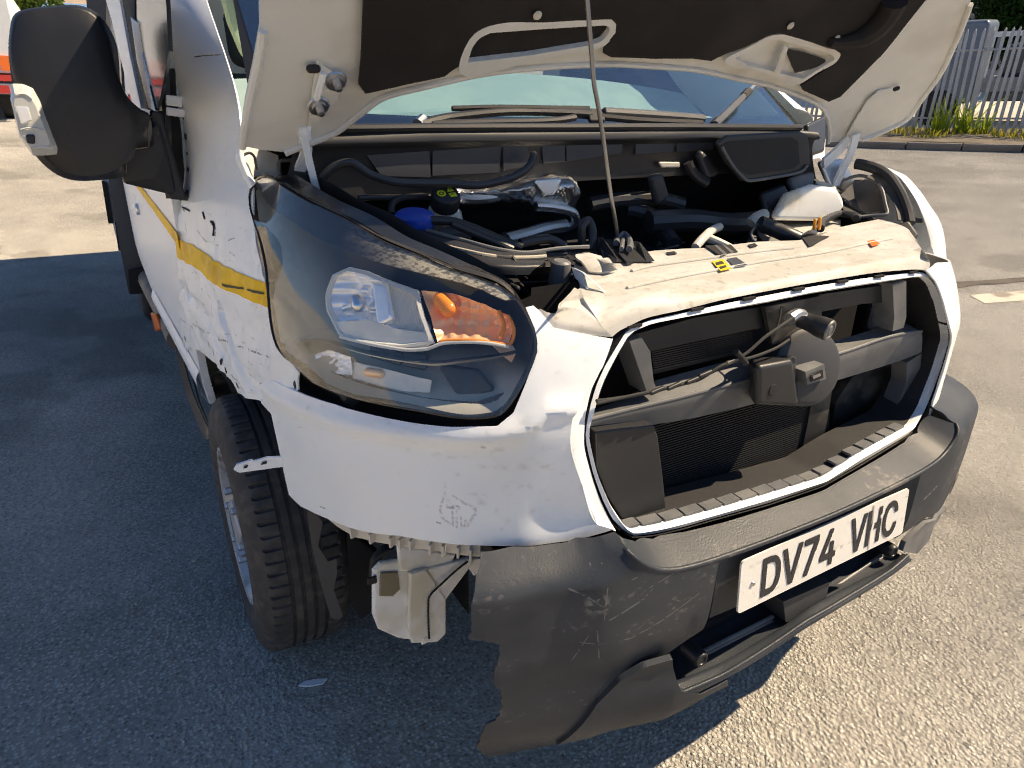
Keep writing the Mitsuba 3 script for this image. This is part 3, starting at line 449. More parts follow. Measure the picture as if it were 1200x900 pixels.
part('panel_fin', prism([(-.377,.407,1.135),(-.430,.301,1.153),(-.438,.275,1.152),(-.432,.234,1.134),(-.448,.261,1.134),(-.420,.334,1.134)], (-.004, 0, .001)), 'white', fp, smooth=20)
for P in ([(-.381,.240,1.133),(-.332,.248,1.133),(-.231,.261,1.133),(-.110,.271,1.133),(.025,.281,1.133),(.160,.281,1.133),(.373,.303,1.133),(.514,.318,1.133)], [(-.296,.330,1.135),(-.217,.347,1.135),(-.077,.348,1.135),(.054,.351,1.135),(.180,.341,1.135)]): part('panel_rib', tube(P, .0035, 8), 'cream', fp)
part('panel_hump', patch([[(-.339,.449,1.150),(-.312,.445,1.150),(-.309,.407,1.150)], [(-.378,.383,1.153),(-.340,.381,1.153),(-.350,.321,1.153)], [(-.381,.351,1.139),(-.362,.334,1.139),(-.324,.337,1.139)]], 14, 8, .004), 'cream', fp, smooth=50)
bs = A_([(-.407,.406,1.130)][0])
part('bump_stop', disc(bs, (0, -.1, 1), [(0, .022), (.014, .022), (.019, .018), (.02, .004), (.021, -.02), (.017, -.05), (0, -.05)], 22), 'grey_plastic', label='grey rubber bump stop beside the headlight')
part('latch_bracket', cat(prism([(-.211,.550,1.155),(-.202,.546,1.155),(-.266,.412,1.140),(-.278,.399,1.137),(-.220,.530,1.137)], (.003, 0, 0)), prism([(-.153,.498,1.150),(-.147,.485,1.150),(-.205,.371,1.137),(-.223,.371,1.137),(-.157,.480,1.137)], (.003, 0, 0)), prism([(-.233,.450,1.142),(-.227,.438,1.142),(-.258,.372,1.142),(-.274,.371,1.142)], (0, 0, -.006))), 'dark_plastic', fp, smooth=20, label='black bracket holding the foot of the bonnet stay')
part('latch_bracket_floor', prism([(-.161,.614,1.137),(-.098,.561,1.137),(-.215,.370,1.137),(-.280,.402,1.137)], (0, 0, -.004)), 'dull_black', fp, smooth=20)
part('slot_vent', prism([(.006,.440,1.137),(.071,.425,1.137),(.020,.357,1.137),(-.047,.342,1.137)], (0, 0, .001)), 'dull_black', fp, smooth=20)
part('slot_vent_bar', cat(*[prism(P, (0, 0, .002)) for P in ([(.025,.431,1.137),(.031,.428,1.137),(-.020,.351,1.137),(-.033,.348,1.137)], [(.045,.426,1.137),(.050,.424,1.137),(.008,.357,1.137),(-.006,.354,1.137)])]), 'grey_plastic', fp, smooth=20)
wl = part('warning_label', prism([(-.095,.321,1.135),(-.056,.328,1.135),(-.106,.259,1.135),(-.142,.253,1.135)], (0, 0, .0008)), 'warn', fp, smooth=20, label='small yellow warning label')
part('label_print', cat(prism([(-.099,.308,1.136),(-.075,.313,1.136),(-.088,.294,1.136),(-.114,.290,1.136)], (0, 0, .0005)), prism([(-.122,.277,1.136),(-.098,.282,1.136),(-.107,.270,1.136),(-.132,.262,1.136)], (0, 0, .0005))), 'yellow_dirty', wl, smooth=20)
part('paper_label', prism([(-.048,.325,1.135),(-.017,.328,1.135),(-.053,.266,1.135),(-.087,.266,1.135)], (0, 0, .0008)), 'steel', fp, smooth=20)
part('panel_hole', prism([(.108,.409,1.136),(.139,.416,1.136),(.122,.392,1.136),(.092,.385,1.136)], (0, 0, .0008)), 'dull_black', fp, smooth=20)
part('panel_hole', prism([(-.122,.427,1.136),(-.096,.429,1.136),(-.105,.409,1.136),(-.131,.407,1.136)], (0, 0, .0008)), 'dull_black', fp, smooth=20)
part('rust_mark', prism([(.414,.318,1.135),(.451,.324,1.135),(.412,.284,1.135),(.366,.273,1.135)], (0, 0, .0006)), 'orange', fp, smooth=20)
part('panel_notch', prism([(.324,.435,1.136),(.408,.475,1.136),(.360,.419,1.136),(.381,.396,1.136),(.298,.363,1.136),(.250,.341,1.136),(.222,.333,1.136)], (0, 0, .001)), 'dull_black', fp, smooth=20)
part('dipstick_grip', cat(*[hull(P, .004) for P in ([(.368,.433,1.150),(.312,.394,1.180)], [(.380,.427,1.150),(.341,.402,1.180)])]), 'tag_orange', label='small orange tags standing behind the front panel')
for P in ([(-.450,.513,1.136),(-.440,.474,1.136),(-.453,.439,1.136),(-.457,.482,1.136)], [(-.325,.516,1.136),(-.313,.520,1.136),(-.353,.405,1.136),(-.363,.402,1.136)], [(-.372,.520,1.136),(-.363,.525,1.136),(-.404,.423,1.136),(-.413,.419,1.136)]): part('panel_slot', prism(P, (0, 0, .001)), 'dull_black', fp, smooth=20)
part('panel_arm', patch([[(-.419,.619,1.120),(-.347,.613,1.120),(-.282,.592,1.120),(-.245,.563,1.120)], [(-.455,.539,1.128),(-.399,.530,1.128),(-.339,.510,1.128),(-.309,.477,1.128)], [(-.463,.490,1.125),(-.422,.478,1.125),(-.375,.472,1.125),(-.339,.446,1.125)], [(-.437,.523,1.105),(-.406,.492,1.105),(-.355,.499,1.105),(-.314,.479,1.105)]], 24, 8, .003), 'dusty_black', label='dusty arm running back behind the headlight')
# headlight: clear cover over a dark bowl with chrome reflectors
lens_px = [(-1.357,1.260),(-1.306,1.203),(-1.220,1.107),(-1.178,.998),(-1.144,.985),(-1.104,.981),(-1.040,.969),(-.908,.968),(-.786,.969),(-.700,.969),(-.675,.975),(-.649,1.004),(-.620,1.051),(-.612,1.074),(-.616,1.100),(-.644,1.137),(-.682,1.155),(-.792,1.170),(-.883,1.190),(-.973,1.211),(-1.057,1.236),(-1.139,1.257),(-1.235,1.283),(-1.312,1.289),(-1.346,1.277)]
def inset(poly, d): return list(Polygon(poly).buffer(-d).exterior.coords)[:-1]
hl = van + '__headlight'
lens_top = [(-1.344,1.274),(-1.311,1.287),(-1.234,1.282),(-1.139,1.256),(-1.057,1.236),(-.973,1.211),(-.883,1.190),(-.792,1.170),(-.682,1.155),(-.648,1.137)]
part('headlight', panel(inset(lens_px, .03), on(W, .135), .016, 0), 'dull_black', label='cracked dusty headlight hanging open above the torn corner')
LF = lambda ab: W(ab, -.004 + .003 * np.sin(A_(ab)[:, 0] * 14))
part('cover', panel(lens_px, LF, .012, 0), 'lens', hl)
def rimloop(poly, o0, o1, o2):
    q = spl(poly, 160, False, True); c = q.mean(0); return loft([W(q, o0), W(c + (q - c) * .985, o0 - .001), W(c + (q - c) * .985, o1), W(q, o2)], 160, True)
part('cover_rim', rimloop(lens_px, -.003, .006, .05), 'gloss_black', hl, smooth=50)
def bowl(poly, d0, d1, r, cell=0):
    pg = Polygon(poly); ring = pg.exterior
    def f(ab):
        ab = A_(ab); ds = np.array([ring.distance(Point(p)) for p in ab]); t = 1 - np.exp(-ds / r); o = d0 + (d1 - d0) * t
        if cell: o = o + (.0035 * np.sin(ab[:, 1] * 6.283 / cell) + .003 * np.sin(ab[:, 0] * 6.283 / (cell * 1.6)) + .006 * (meshkit.noise(np.c_[ab / cell * .7, np.zeros(len(ab))], 2) - .5)) * np.minimum(1, ds / .006)
        return W(ab, o)
    return f
part('bowl', panel(lens_px, bowl(lens_px, .008, .105, .035), .014, 0), 'headlight_bowl', hl)
main_px = [(-1.066,1.082),(-1.078,1.108),(-1.072,1.142),(-1.040,1.158),(-.993,1.156),(-.873,1.135),(-.813,1.063),(-.877,1.049),(-.931,1.047),(-1.022,1.046)]
part('main_reflector', panel(main_px, bowl(main_px, .03, .075, .025, .022), .0035, 0), 'chrome', hl, smooth=30, label='faceted chrome reflector')
part('reflector_lip', loft([W(spl(main_px, 80, True, True), .028), W(spl(inset(main_px, .005), 80, True, True), .026), W(spl(inset(main_px, .006), 80, True, True), .036)], 80, True), 'frosted', hl)
part('fluted_glass', cat(*[prism([W([(a[0] * (1 - t) + b[0] * t, a[1] * (1 - t) + b[1] * t)], .045)[0] for (a, b, t) in ((p0, p1, u), (p0, p1, u + .08), (q0, q1, u + .08), (q0, q1, u))], (0, .003, 0)) for p0, p1, q0, q1 in [(*[(-.952,1.141),(-.885,1.129)], *[(-.895,1.060),(-.839,1.062)])] for u in np.arange(0, .99, .1)]), 'frosted', hl, smooth=20)
part('bulb', cat(hull([(-.788,.460,1.108),(-.789,.454,1.101)], .012), tube([(-.800,.499,1.085),(-.783,.473,1.098)], .006)), 'bright_steel', hl)
part('bulb_shield', hull([(-.759,.443,1.134),(-.748,.429,1.133),(-.753,.397,1.090),(-.767,.409,1.080)], .006), 'chrome', hl)
part('glass_shelf', panel([(-1.047,1.066),(-.960,1.084),(-.888,1.076),(-.828,1.076),(-.816,1.063),(-.844,1.049),(-.899,1.048),(-.962,1.050),(-1.013,1.052)], on(W, .031, .004, 50, 6), .008, .002), 'frosted', hl)
ind_px = [(-.868,1.135),(-.803,1.134),(-.708,1.122),(-.661,1.108),(-.652,1.087),(-.662,1.065),(-.719,1.071),(-.808,1.065),(-.832,1.099)]
part('indicator_reflector', panel(ind_px, bowl(ind_px, .03, .07, .02, .018), .0035, 0), 'amber_chrome', hl, smooth=30, label='orange tinted indicator reflector')
part('indicator_bulb', hull([(-.683,.347,1.123),(-.678,.330,1.112)], .014), 'amber', hl)
part('indicator_ring', cat(tube([(-.604,.265,1.108),(-.602,.249,1.091),(-.615,.241,1.068),(-.635,.253,1.070),(-.663,.272,1.073),(-.690,.294,1.071),(-.707,.309,1.066)], .003), tube([(-.613,.279,1.113),(-.613,.263,1.095),(-.624,.255,1.076)], .004)), 'amber', hl)
part('reflector_ledge', tube([(-.822,.461,1.048),(-.795,.405,1.049),(-.756,.350,1.049),(-.725,.317,1.055),(-.702,.301,1.066),(-.658,.266,1.071),(-.617,.238,1.065)], .003), 'frosted', hl)
part('amber_side', panel([(-.694,1.062),(-.653,1.061),(-.641,1.047),(-.647,1.030),(-.669,1.043)], on(W, .05), .008, 0), 'amber_chrome', hl)
drl = [(-1.095,.997),(-1.052,1.016),(-.988,1.017),(-.980,.987),(-1.030,.978),(-1.088,.977)]
part('daylight_lamp', panel(drl, bowl(drl, .03, .055, .012, .010), .0025, 0), 'chrome', hl, smooth=22)
part('side_strip', panel([(-.986,1.008),(-.910,1.010),(-.811,1.005),(-.813,.985),(-.869,.980),(-.983,.980)], on(W, .035, .004, 60, 4), .008, .002), 'frosted', hl)
for P in ([(-.778,.421,1.037),(-.748,.373,1.033),(-.752,.371,1.019),(-.780,.417,1.022)], [(-.741,.365,1.035),(-.720,.337,1.034),(-.724,.333,1.018),(-.744,.360,1.019)], [(-.700,.307,1.022),(-.658,.268,1.019),(-.644,.249,.995),(-.686,.274,.983)]): part('lamp_module', hull(P, .006), 'dark_plastic', hl)
part('strip_lamp', hull([(-.797,.400,.999),(-.783,.379,1.001)], .008), 'amber_chrome', hl)
part('bowl_shelf', patch([[(-.878,.568,1.008),(-.846,.481,1.037),(-.793,.372,1.035),(-.735,.297,1.035),(-.687,.255,1.045),(-.633,.227,1.055),(-.605,.217,1.062)], [(-.855,.632,.993),(-.821,.517,1.025),(-.773,.407,1.028),(-.719,.333,1.029),(-.670,.288,1.040),(-.616,.258,1.049),(-.589,.248,1.055)], [(-.876,.553,.991),(-.844,.467,1.023),(-.796,.367,1.017),(-.739,.289,1.013),(-.693,.244,1.014),(-.652,.220,1.020),(-.619,.212,1.040)]][:2], 40, 6), 'headlight_bowl', hl)
part('lower_trim', panel([(-1.230,.961),(-1.155,.965),(-1.079,.962),(-.931,.966),(-.803,.969),(-.705,.968),(-.682,.975),(-.661,.999),(-.715,.982),(-.814,.979),(-.921,.981),(-1.062,.979),(-1.171,.989)], on(W, .03), .01, .002), 'dusty_black', hl)
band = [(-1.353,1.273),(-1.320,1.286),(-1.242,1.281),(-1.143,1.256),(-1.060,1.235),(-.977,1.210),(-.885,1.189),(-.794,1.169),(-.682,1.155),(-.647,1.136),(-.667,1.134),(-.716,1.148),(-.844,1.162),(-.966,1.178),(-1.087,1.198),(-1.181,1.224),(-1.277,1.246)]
part('top_band', panel(band, on(W, .0), .01, .002), 'dusty_band', hl, label='dusty dark band along the top of the headlight, sunlit cream painted in at one end')
part('housing_top', patch([lens3 := [(-.861,.758,1.288),(-.849,.681,1.283),(-.816,.591,1.259),(-.776,.521,1.237),(-.743,.456,1.213),(-.696,.402,1.191),(-.652,.346,1.171),(-.608,.293,1.157),(-.592,.263,1.139)], [A_(p) + [.012, .03, .002] for p in lens3], [A_(p) + [.02, .05, -.02] for p in lens3]], 50, 6), 'dusty_black', hl)
part('adjuster', disc([(-.822,.422,.947)][0], (0, -1, .1), [(0, .004), (.012, .004), (.016, 0), (.016, -.02)], 18), 'dark_plastic', hl)
part('lamp_bracket', cat(hull([(-.487,.589,1.100),(-.439,.531,1.100),(-.467,.444,1.100),(-.483,.490,1.100)], .003), hull([(-.526,.422,1.120),(-.526,.367,1.120)], .006), tube([(-.497,.570,1.105),(-.458,.568,1.105),(-.442,.526,1.105),(-.437,.475,1.105)], .002)), 'dull_black', hl, label='broken black bracket behind the headlight')
scene['mat_headlight_bowl'] = pr(proc(lambda p, n, uv: mix(mix((.40, .39, .34), (.030, .034, .040), smoothstep(1.0, 1.05, p.z)), (.32, .32, .26), smoothstep(-.755, -.85, p.x) * (.6 + .6 * fbm(p.x * 14, p.y * 14, p.z * 5, 4)))), .4)  # pale grey and olive areas put the lens's ground reflections into the colour
scene['mat_dusty_band'] = pr(proc(lambda p, n, uv: mix((.030, .032, .038), (.36, .34, .28), smoothstep(-.80, -.66, p.x) * (.25 + .9 * smoothstep(.35, .6, fbm(p.x * 160, p.y * 160, p.z * 300, 4))))), .3, clearcoat=.6)  # fine dust, plus a cream gradient that paints sunlight on the inner end

# front wing, scraped and folded, and the yellow stripe across it
wing = [(-1.353,1.273),(-1.469,1.249),(-1.647,1.213),(-1.874,1.171),(-1.943,1.097),(-1.956,1.028),(-2.003,.923),(-2.058,.829),(-2.131,.731),(-2.057,.726),(-1.996,.759),(-1.788,.810),(-1.654,.826),(-1.547,.832),(-1.487,.829),(-1.459,.809),(-1.298,.841),(-1.233,.864),(-1.110,.931),(-1.098,.971),(-1.129,.981),(-1.187,.995),(-1.228,1.104),(-1.316,1.202)]
fold = lambda ab, o=0.: W(ab, o + (.027 * abs(meshkit.fbm(np.c_[A_(ab) * [7, 10], np.zeros(len(ab))], 3, 9) - .5) + .017 * abs(meshkit.fbm(np.c_[A_(ab) * [16, 9], np.ones(len(ab))], 2, 19) - .5) - .004) * np.clip((1.22 - A_(ab)[:, 1]) / .15, 0, 1) + .012 * np.exp(-((A_(ab)[:, 1] - np.interp(A_(ab)[:, 0], *CR)) / .02) ** 2))
_cr = sorted([(-1.652,.936),(-1.515,.995),(-1.519,.873),(-1.383,.875),(-1.293,.857)]); CR = ([p[0] for p in _cr], [p[1] for p in _cr])
fw = part('front_wing', panel(wing, fold, .007, .003), 'paint', label='scraped and crumpled white front wing')
stripe = [(-1.935,1.078),(-1.709,1.099),(-1.551,1.096),(-1.363,1.103),(-1.228,1.107),(-1.210,1.064),(-1.364,1.054),(-1.543,1.046),(-1.719,1.046),(-1.944,1.025)]
part('reflective_stripe', panel(stripe, lambda ab: fold(ab, -.0025), .008, .001), 'yellow', fw, label='yellow reflective stripe with a black scrape')
part('stripe_scrape', cat(panel([(-1.447,1.063),(-1.393,1.068),(-1.330,1.078),(-1.326,1.075),(-1.393,1.063),(-1.442,1.058)], lambda ab: fold(ab, -.004), .006, .0005), panel([(-1.303,1.082),(-1.264,1.086),(-1.228,1.089),(-1.231,1.085),(-1.264,1.081),(-1.299,1.079)], lambda ab: fold(ab, -.004), .006, .0005)), 'yellow_dirty', fw)
for q in [(-2.018,.776),(-1.665,.864),(-1.613,.857),(-1.544,.857),(-1.507,.848),(-1.426,.838),(-1.122,.938)]: part('wing_hole', panel([(q[0] + .006 * math.cos(a), q[1] + .008 * math.sin(a)) for a in np.arange(0, 6.28, .6)], lambda ab: fold(ab, -.0012), .004, .0004), 'dull_black', fw)
part('torn_hook', tube([(-.995,1.488,.780),(-.995,1.475,.763),(-.996,1.522,.733),(-.994,1.464,.729)], .003), 'white', fw)

# upper wing, windscreen pillar
pl_rows = [[(-.907,1.420,1.713),(-.868,1.340,1.706),(-.839,1.294,1.703)], [(-.923,1.340,1.632),(-.884,1.250,1.627),(-.847,1.193,1.624)], [(-.928,1.280,1.494),(-.883,1.110,1.496),(-.849,1.020,1.491)], [(-.927,1.290,1.353),(-.896,1.030,1.363),(-.867,.860,1.369)], [(-.940,1.325,1.240),(-.907,1.024,1.267),(-.876,.843,1.289)], [(-.964,1.320,1.156),(-.923,.996,1.214),(-.874,.784,1.270)]]
ap = part('windscreen_pillar', patch(pl_rows, 30, 60, .004, sm=2.5), 'paint', label='white pillar beside the windscreen')
part('pillar_joint', tube([(-.935,.867,1.493),(-.915,.858,1.496),(-.890,.863,1.499)], .0012, 6), 'dull_black', ap)
for c, q in zip([(-.931,1.262,1.258),(-.927,1.270,1.295),(-.924,1.270,1.334),(-.922,1.270,1.377)], (.010, .006, .012, .008)): part('pillar_hole', disc(A_(c) + [-.003, 0, 0], (-1, -.3, 0), [(0, .001), (q * .6, .001), (q * .7, 0)], 14), 'guard_grey', ap)
part('wing_slot', cat(tube([(-.938,1.065,1.182),(-.939,1.044,1.172)], .003), tube([(-.934,.986,1.173),(-.933,.961,1.164),(-.937,.962,1.147)], .003), tube([(-.959,1.280,1.167),(-.953,1.199,1.169)], .002)), 'dull_black', ap)
part('gutter', patch([[(-.897,.755,1.341),(-.905,.755,1.322),(-.895,.760,1.286),(-.887,.760,1.264)], [(-.891,.750,1.344),(-.898,.750,1.323),(-.889,.755,1.291),(-.881,.755,1.270)], [(-.884,.760,1.340),(-.887,.770,1.322),(-.879,.770,1.290),(-.871,.770,1.275)]], 20, 8), 'white', ap)
part('inner_wing', patch([[(-.882,.800,1.344),(-.854,.820,1.336),(-.809,.840,1.318)], [(-.883,.790,1.311),(-.850,.820,1.300),(-.810,.840,1.295)], [(-.879,.780,1.277),(-.851,.820,1.282),(-.817,.840,1.264)]], 16, 12, .003), 'underpaint', label='cream painted inner wing under the bonnet hinge')
part('inner_wing_hole', tube([(-.894,.770,1.319),(-.875,.780,1.328),(-.864,.790,1.317),(-.863,.790,1.295)], .0025), 'dull_black')
part('latch_frame', tube([(-.812,.830,1.281),(-.811,.830,1.303),(-.804,.830,1.309),(-.751,.840,1.309)], .004), 'grey_plastic')

# bonnet, propped open
bon = [*[(-.900,0),(-.891,.094),(-.881,.160),(-.873,.228)], (-.88, .34), (-.90, .62), (-.80, .70), (-.4, .755), (0, .77), (.4, .755), (.80, .70), (.92, .62), *[(.823,.430),(.905,.323),(.968,.219),(.987,.154),(1.008,.085),(.963,.031),(.906,-.007)], *[(.832,-.024),(.783,-.031),(.710,.040),(.621,.092),(.503,.119),(.380,.139),(.256,.151),(.071,.168),(-.117,.170),(-.218,.165),(-.419,.146),(-.572,.113),(-.648,.092),(-.688,.055),(-.732,.014),(-.780,-.006),(-.822,-.024),(-.859,-.015)]]
bn = part('bonnet', panel(bon, on(H, 0), .016, .016), 'underpaint', label='open bonnet seen from its underside')
part('folded_edge', cat(tube(H([p for p in [(-.900,0),(-.891,.094),(-.881,.160),(-.873,.228)]], -.004), .007, 8), tube(H([(.828,.422),(.905,.323),(.968,.219),(.987,.154),(1.008,.085),(.963,.031),(.906,-.007)], -.004), .007, 8), tube(H([(-.822,-.024),(-.780,-.006),(-.732,.014),(-.688,.055),(-.648,.092),(-.572,.113),(-.419,.146),(-.218,.165),(-.117,.170),(.071,.168),(.256,.151),(.380,.139),(.503,.119),(.621,.092),(.710,.040),(.780,-.028)], -.004), .006, 8)), 'underpaint', bn)
vent1 = [(-.511,.161),(-.513,.211),(-.503,.236),(-.478,.252),(-.357,.265),(-.212,.280),(-.193,.270),(-.184,.252),(-.195,.221),(-.225,.208),(-.359,.181)]
vent2 = [(.164,.208),(.206,.242),(.247,.274),(.274,.281),(.480,.263),(.520,.253),(.527,.234),(.498,.202),(.467,.163),(.354,.174),(.241,.186)]
pad = [*[(-.726,.316),(-.709,.186),(-.705,.134),(-.690,.115),(-.626,.130),(-.538,.148),(-.524,.161),(-.509,.172),(-.513,.211),(-.503,.236),(-.478,.252),(-.357,.265),(-.212,.280),(-.193,.270),(-.184,.252),(-.193,.225),(-.187,.204),(-.163,.196),(-.059,.199),(.063,.204),(.124,.201),(.154,.223),(.201,.248),(.243,.278),(.270,.285),(.476,.267),(.523,.253),(.527,.220),(.483,.170),(.469,.158),(.492,.144),(.620,.117),(.647,.136),(.665,.267),(.647,.411)], (.72, .60), (.45, .68), (0, .70), (-.45, .68), (-.70, .58)]
quilt = lambda ab: H(ab, -.012 - .012 * np.clip(meshkit.fbm(np.c_[A_(ab) * 5, np.zeros(len(ab))], 3, 4), 0, 1))
ins = part('insulation', panel(pad, quilt, .016, .006), 'felt', bn, label='black felt pad under the bonnet')
part('pad_crease', tube(H([(.434,.286),(.520,.308),(.543,.355),(.528,.407)], -.03), [.01, .02, .03, .03], 10), 'felt', ins)
for p in [(-.390,.282),(.279,.309),(.453,.295)]: part('pad_clip', disc(H([p], -.024)[0], H([p], -1)[0] - H([p], 0)[0], [(0, .004), (.007, .003), (.009, 0)], 14), 'cream_plain', ins)
def ring(poly, w, lift, hgt): q = spl(poly, 90, False, True); i_ = np.array(spl(inset(poly, w), 400, True, True)); k = [((i_ - p) ** 2).sum(1).argmin() for p in q]; return loft([H(q, .0), H(q, lift), H(i_[k], lift), H(i_[k], hgt)], 90, True)
v1 = part('bonnet_vent', ring(vent1, .014, -.017, .004), 'underpaint', bn, smooth=50)
part('vent_mesh', panel(inset(vent1, .014), on(H, -.004), .02, 0), 'felt', v1)
v2 = part('bonnet_vent', ring(vent2, .012, -.017, .012), 'underpaint', bn, smooth=50)
part('vent_cavity', panel(inset(vent2, .012), on(H, -.002, .01, 20), .012, 0), 'underpaint', v2)
part('vent_cavity_hole', panel([(.332,.245),(.401,.242),(.494,.230),(.506,.219),(.474,.201),(.427,.184)], on(H, -.0095), .012, 0), 'dull_black', v2)
part('vent_bridge', hull(list(H([(.310,.256),(.323,.255),(.358,.190),(.341,.191)], -.02)), .003), 'underpaint', v2)
# hinges
part('bonnet_slot', hull(list(H([(-.795,.165),(-.784,.165)], -.012)), .007), 'dull_black', bn)
hp = part('hinge_plate', panel([(-.784,.177),(-.730,.137),(-.737,.096),(-.768,.045),(-.784,.042),(-.785,.113)], on(H, -.010), .012, .004), 'underpaint', bn, label='hinge plate with two bolts')
for p in [(-.747,.139),(-.772,.088)]: part('hinge_bolt', disc(H([p], -.012)[0], H([p], -1)[0] - H([p], 0)[0], [(0, .022), (.006, .021), (.007, .008), (.012, .008), (.013, .004), (.018, .003), (.02, 0)], 16), 'steel', hp)
part('hinge_link', tube([*H([(-.773,.159),(-.777,.122)], -.016), *[(-.778,.700,1.390),(-.784,.700,1.363)]], .006, 8), 'white', label='white upper link of the bonnet hinge')
part('hinge_arm', ribbon([(-.791,.700,1.372),(-.781,.730,1.328),(-.788,.760,1.295),(-.796,.790,1.256)], .022, (0, 1, .2), .006), 'white', label='wide white hinge arm beside the cream inner wing')
part('hinge_arm', ribbon([(-.793,.690,1.375),(-.782,.710,1.322),(-.772,.720,1.274),(-.760,.730,1.235)], .013, (0, 1, .2), .006), 'white', label='narrow white hinge arm ending above the headlight')
hp2 = part('hinge_plate', panel([(.821,.175),(.782,.162),(.770,.132),(.797,.056),(.820,.004),(.872,-.001),(.856,.040),(.846,.107)], on(H, -.010, .006, 60), .012, .004), 'underpaint', bn)
part('bonnet_hole', hull(list(H([(.832,.176),(.838,.180)], -.012)), .006), 'dull_black', bn)
part('hinge_arm', ribbon([(.865,.700,1.371),(.830,.710,1.323),(.763,.720,1.270)], .035, (0, 1, .2), .008), 'white', label='far hinge arm, upper end on the bonnet corner')
part('hinge_arm', ribbon([(.834,.680,1.353),(.842,.690,1.299),(.832,.700,1.250),(.827,.710,1.203)], .03, (0, 1, .2), .008), 'white', label='far hinge arm, upright one beside the cream tank')
part('hinge_base', hull([(.775,.740,1.268),(.869,.740,1.270),(.940,.740,1.211),(.867,.720,1.190),(.806,.720,1.211)], .01), 'steel')
# stay
rodp = [A_([(-.124,.588,1.140)][0]), *[A_(p) for p in [(-.298,.420,1.309),(-.348,.400,1.428),(-.356,.400,1.459)]], *H([(-.195,.176),(-.242,.251),(-.285,.319),(-.331,.393)], -.05)]
part('bonnet_stay', tube([(-.140,.566,1.145),(-.240,.470,1.236),(-.275,.450,1.306),(-.311,.430,1.384),(-.333,.420,1.431),(-.346,.415,1.458),(-.357,.410,1.496),(-.373,.400,1.540),(-.391,.390,1.594),(-.410,.380,1.650),(-.386,.431,1.719)], .0042, 10, 60), 'rod_steel', label='thin metal stay holding the bonnet up')
part('stay_clip', cat(tube([(-.199,.499,1.150),(-.148,.551,1.150),(-.110,.580,1.150),(-.142,.525,1.150),(-.216,.436,1.150)], .007, 8), tube([(-.230,.443,1.150),(-.154,.531,1.150)], .005, 8)), 'grey_plastic')

# scuttle panel, windscreen, wipers
part('scuttle_seal', tube([(-.72, .745, 1.372), (-.35, .745, 1.374), (.0, .745, 1.374), (.35, .745, 1.373), (.66, .745, 1.371)], .009, 8), 'dark_plastic')
sc = part('scuttle_panel', patch([[(-.86, .86, 1.345), (-.4, .83, 1.372), (0, .82, 1.375), (.4, .83, 1.372), (.86, .86, 1.345)], [(-.80, .745, 1.36), (-.4, .745, 1.37), (0, .745, 1.37), (.4, .745, 1.37), (.74, .745, 1.36)], [(-.80, .735, 1.34), (-.4, .735, 1.345), (0, .735, 1.345), (.4, .735, 1.345), (.74, .735, 1.34)], [(-.80, .75, 1.335), (-.4, .75, 1.337), (0, .75, 1.337), (.4, .75, 1.337), (.74, .75, 1.335)], [(-.84, .765, 1.22), (-.4, .765, 1.24), (0, .765, 1.25), (.4, .765, 1.25), (.80, .765, 1.22)]], 40, 24), 'dark_plastic', smooth=25)
for P in ([(-.654,.752,1.321),(-.516,.752,1.327),(-.514,.752,1.273),(-.625,.752,1.280)], [(-.508,.752,1.327),(-.341,.752,1.333),(-.345,.752,1.278),(-.510,.752,1.276)], [(-.335,.752,1.333),(-.272,.752,1.335),(-.270,.752,1.289),(-.334,.752,1.283)], [(-.232,.752,1.335),(-.168,.752,1.336),(-.165,.752,1.297),(-.226,.752,1.293)], [(-.163,.752,1.336),(.007,.752,1.340),(.004,.752,1.312),(-.160,.752,1.297)], [(.048,.752,1.339),(.177,.752,1.340),(.175,.752,1.312),(.051,.752,1.309)], [(.186,.752,1.340),(.318,.752,1.343),(.323,.752,1.316),(.190,.752,1.312)]): part('scuttle_pocket', prism(P, (0, .006, 0)), 'scuttle_grey', sc, smooth=20)
scene['mat_scuttle_grey'] = pr((.035, .038, .046), .45)
ib = part('intake_box', hull([(.244,.665,1.337),(.269,.665,1.351),(.548,.665,1.360),(.582,.665,1.351),(.614,.665,1.278),(.587,.665,1.256),(.388,.665,1.242),(.347,.665,1.248),(.280,.665,1.295)] + [(.337,.740,1.332),(.666,.740,1.347),(.689,.740,1.263),(.445,.740,1.244)], .006), 'dark_plastic', label='black intake box with a pale lower lip')
part('intake_mouth', panel([(p[0], p[2]) for p in [(.250,.655,1.332),(.275,.655,1.342),(.513,.655,1.350),(.544,.655,1.339),(.567,.655,1.280),(.542,.655,1.267),(.373,.655,1.257),(.332,.655,1.267),(.281,.655,1.300)]], lambda ab: np.c_[A_(ab)[:, 0], np.full(len(ab), .657), A_(ab)[:, 1]], .01, .001), 'dull_black', ib)
part('intake_lip', tube([(.250,.655,1.330),(.281,.655,1.298),(.326,.655,1.263),(.370,.655,1.242),(.459,.655,1.247),(.580,.655,1.261),(.598,.655,1.275)], .0045, 8), 'grey_plastic', ib)
ws = part('windscreen', panel([(-.80, -.02), (.80, -.02), (.80, .5), (.74, .95), (-.74, .95), (-.80, .5)], on(S, 0), .03, 0), 'screen_glass', label='windscreen behind the open bonnet')
part('screen_border', cat(panel([(-.80, -.025), (.80, -.025), (.80, .05), (.5, .035), (-.5, .035), (-.80, .05)], on(S, .004), .03, 0), panel([(-.84, -.02), (-.775, -.02), (-.70, .95), (-.77, .97)], on(S, .004), .03, 0), panel([(.84, -.02), (.775, -.02), (.70, .95), (.77, .97)], on(S, .004), .03, 0)), 'gloss_black', ws)
sw = lambda P, o=-.03: [S([p], o)[0] for p in P]
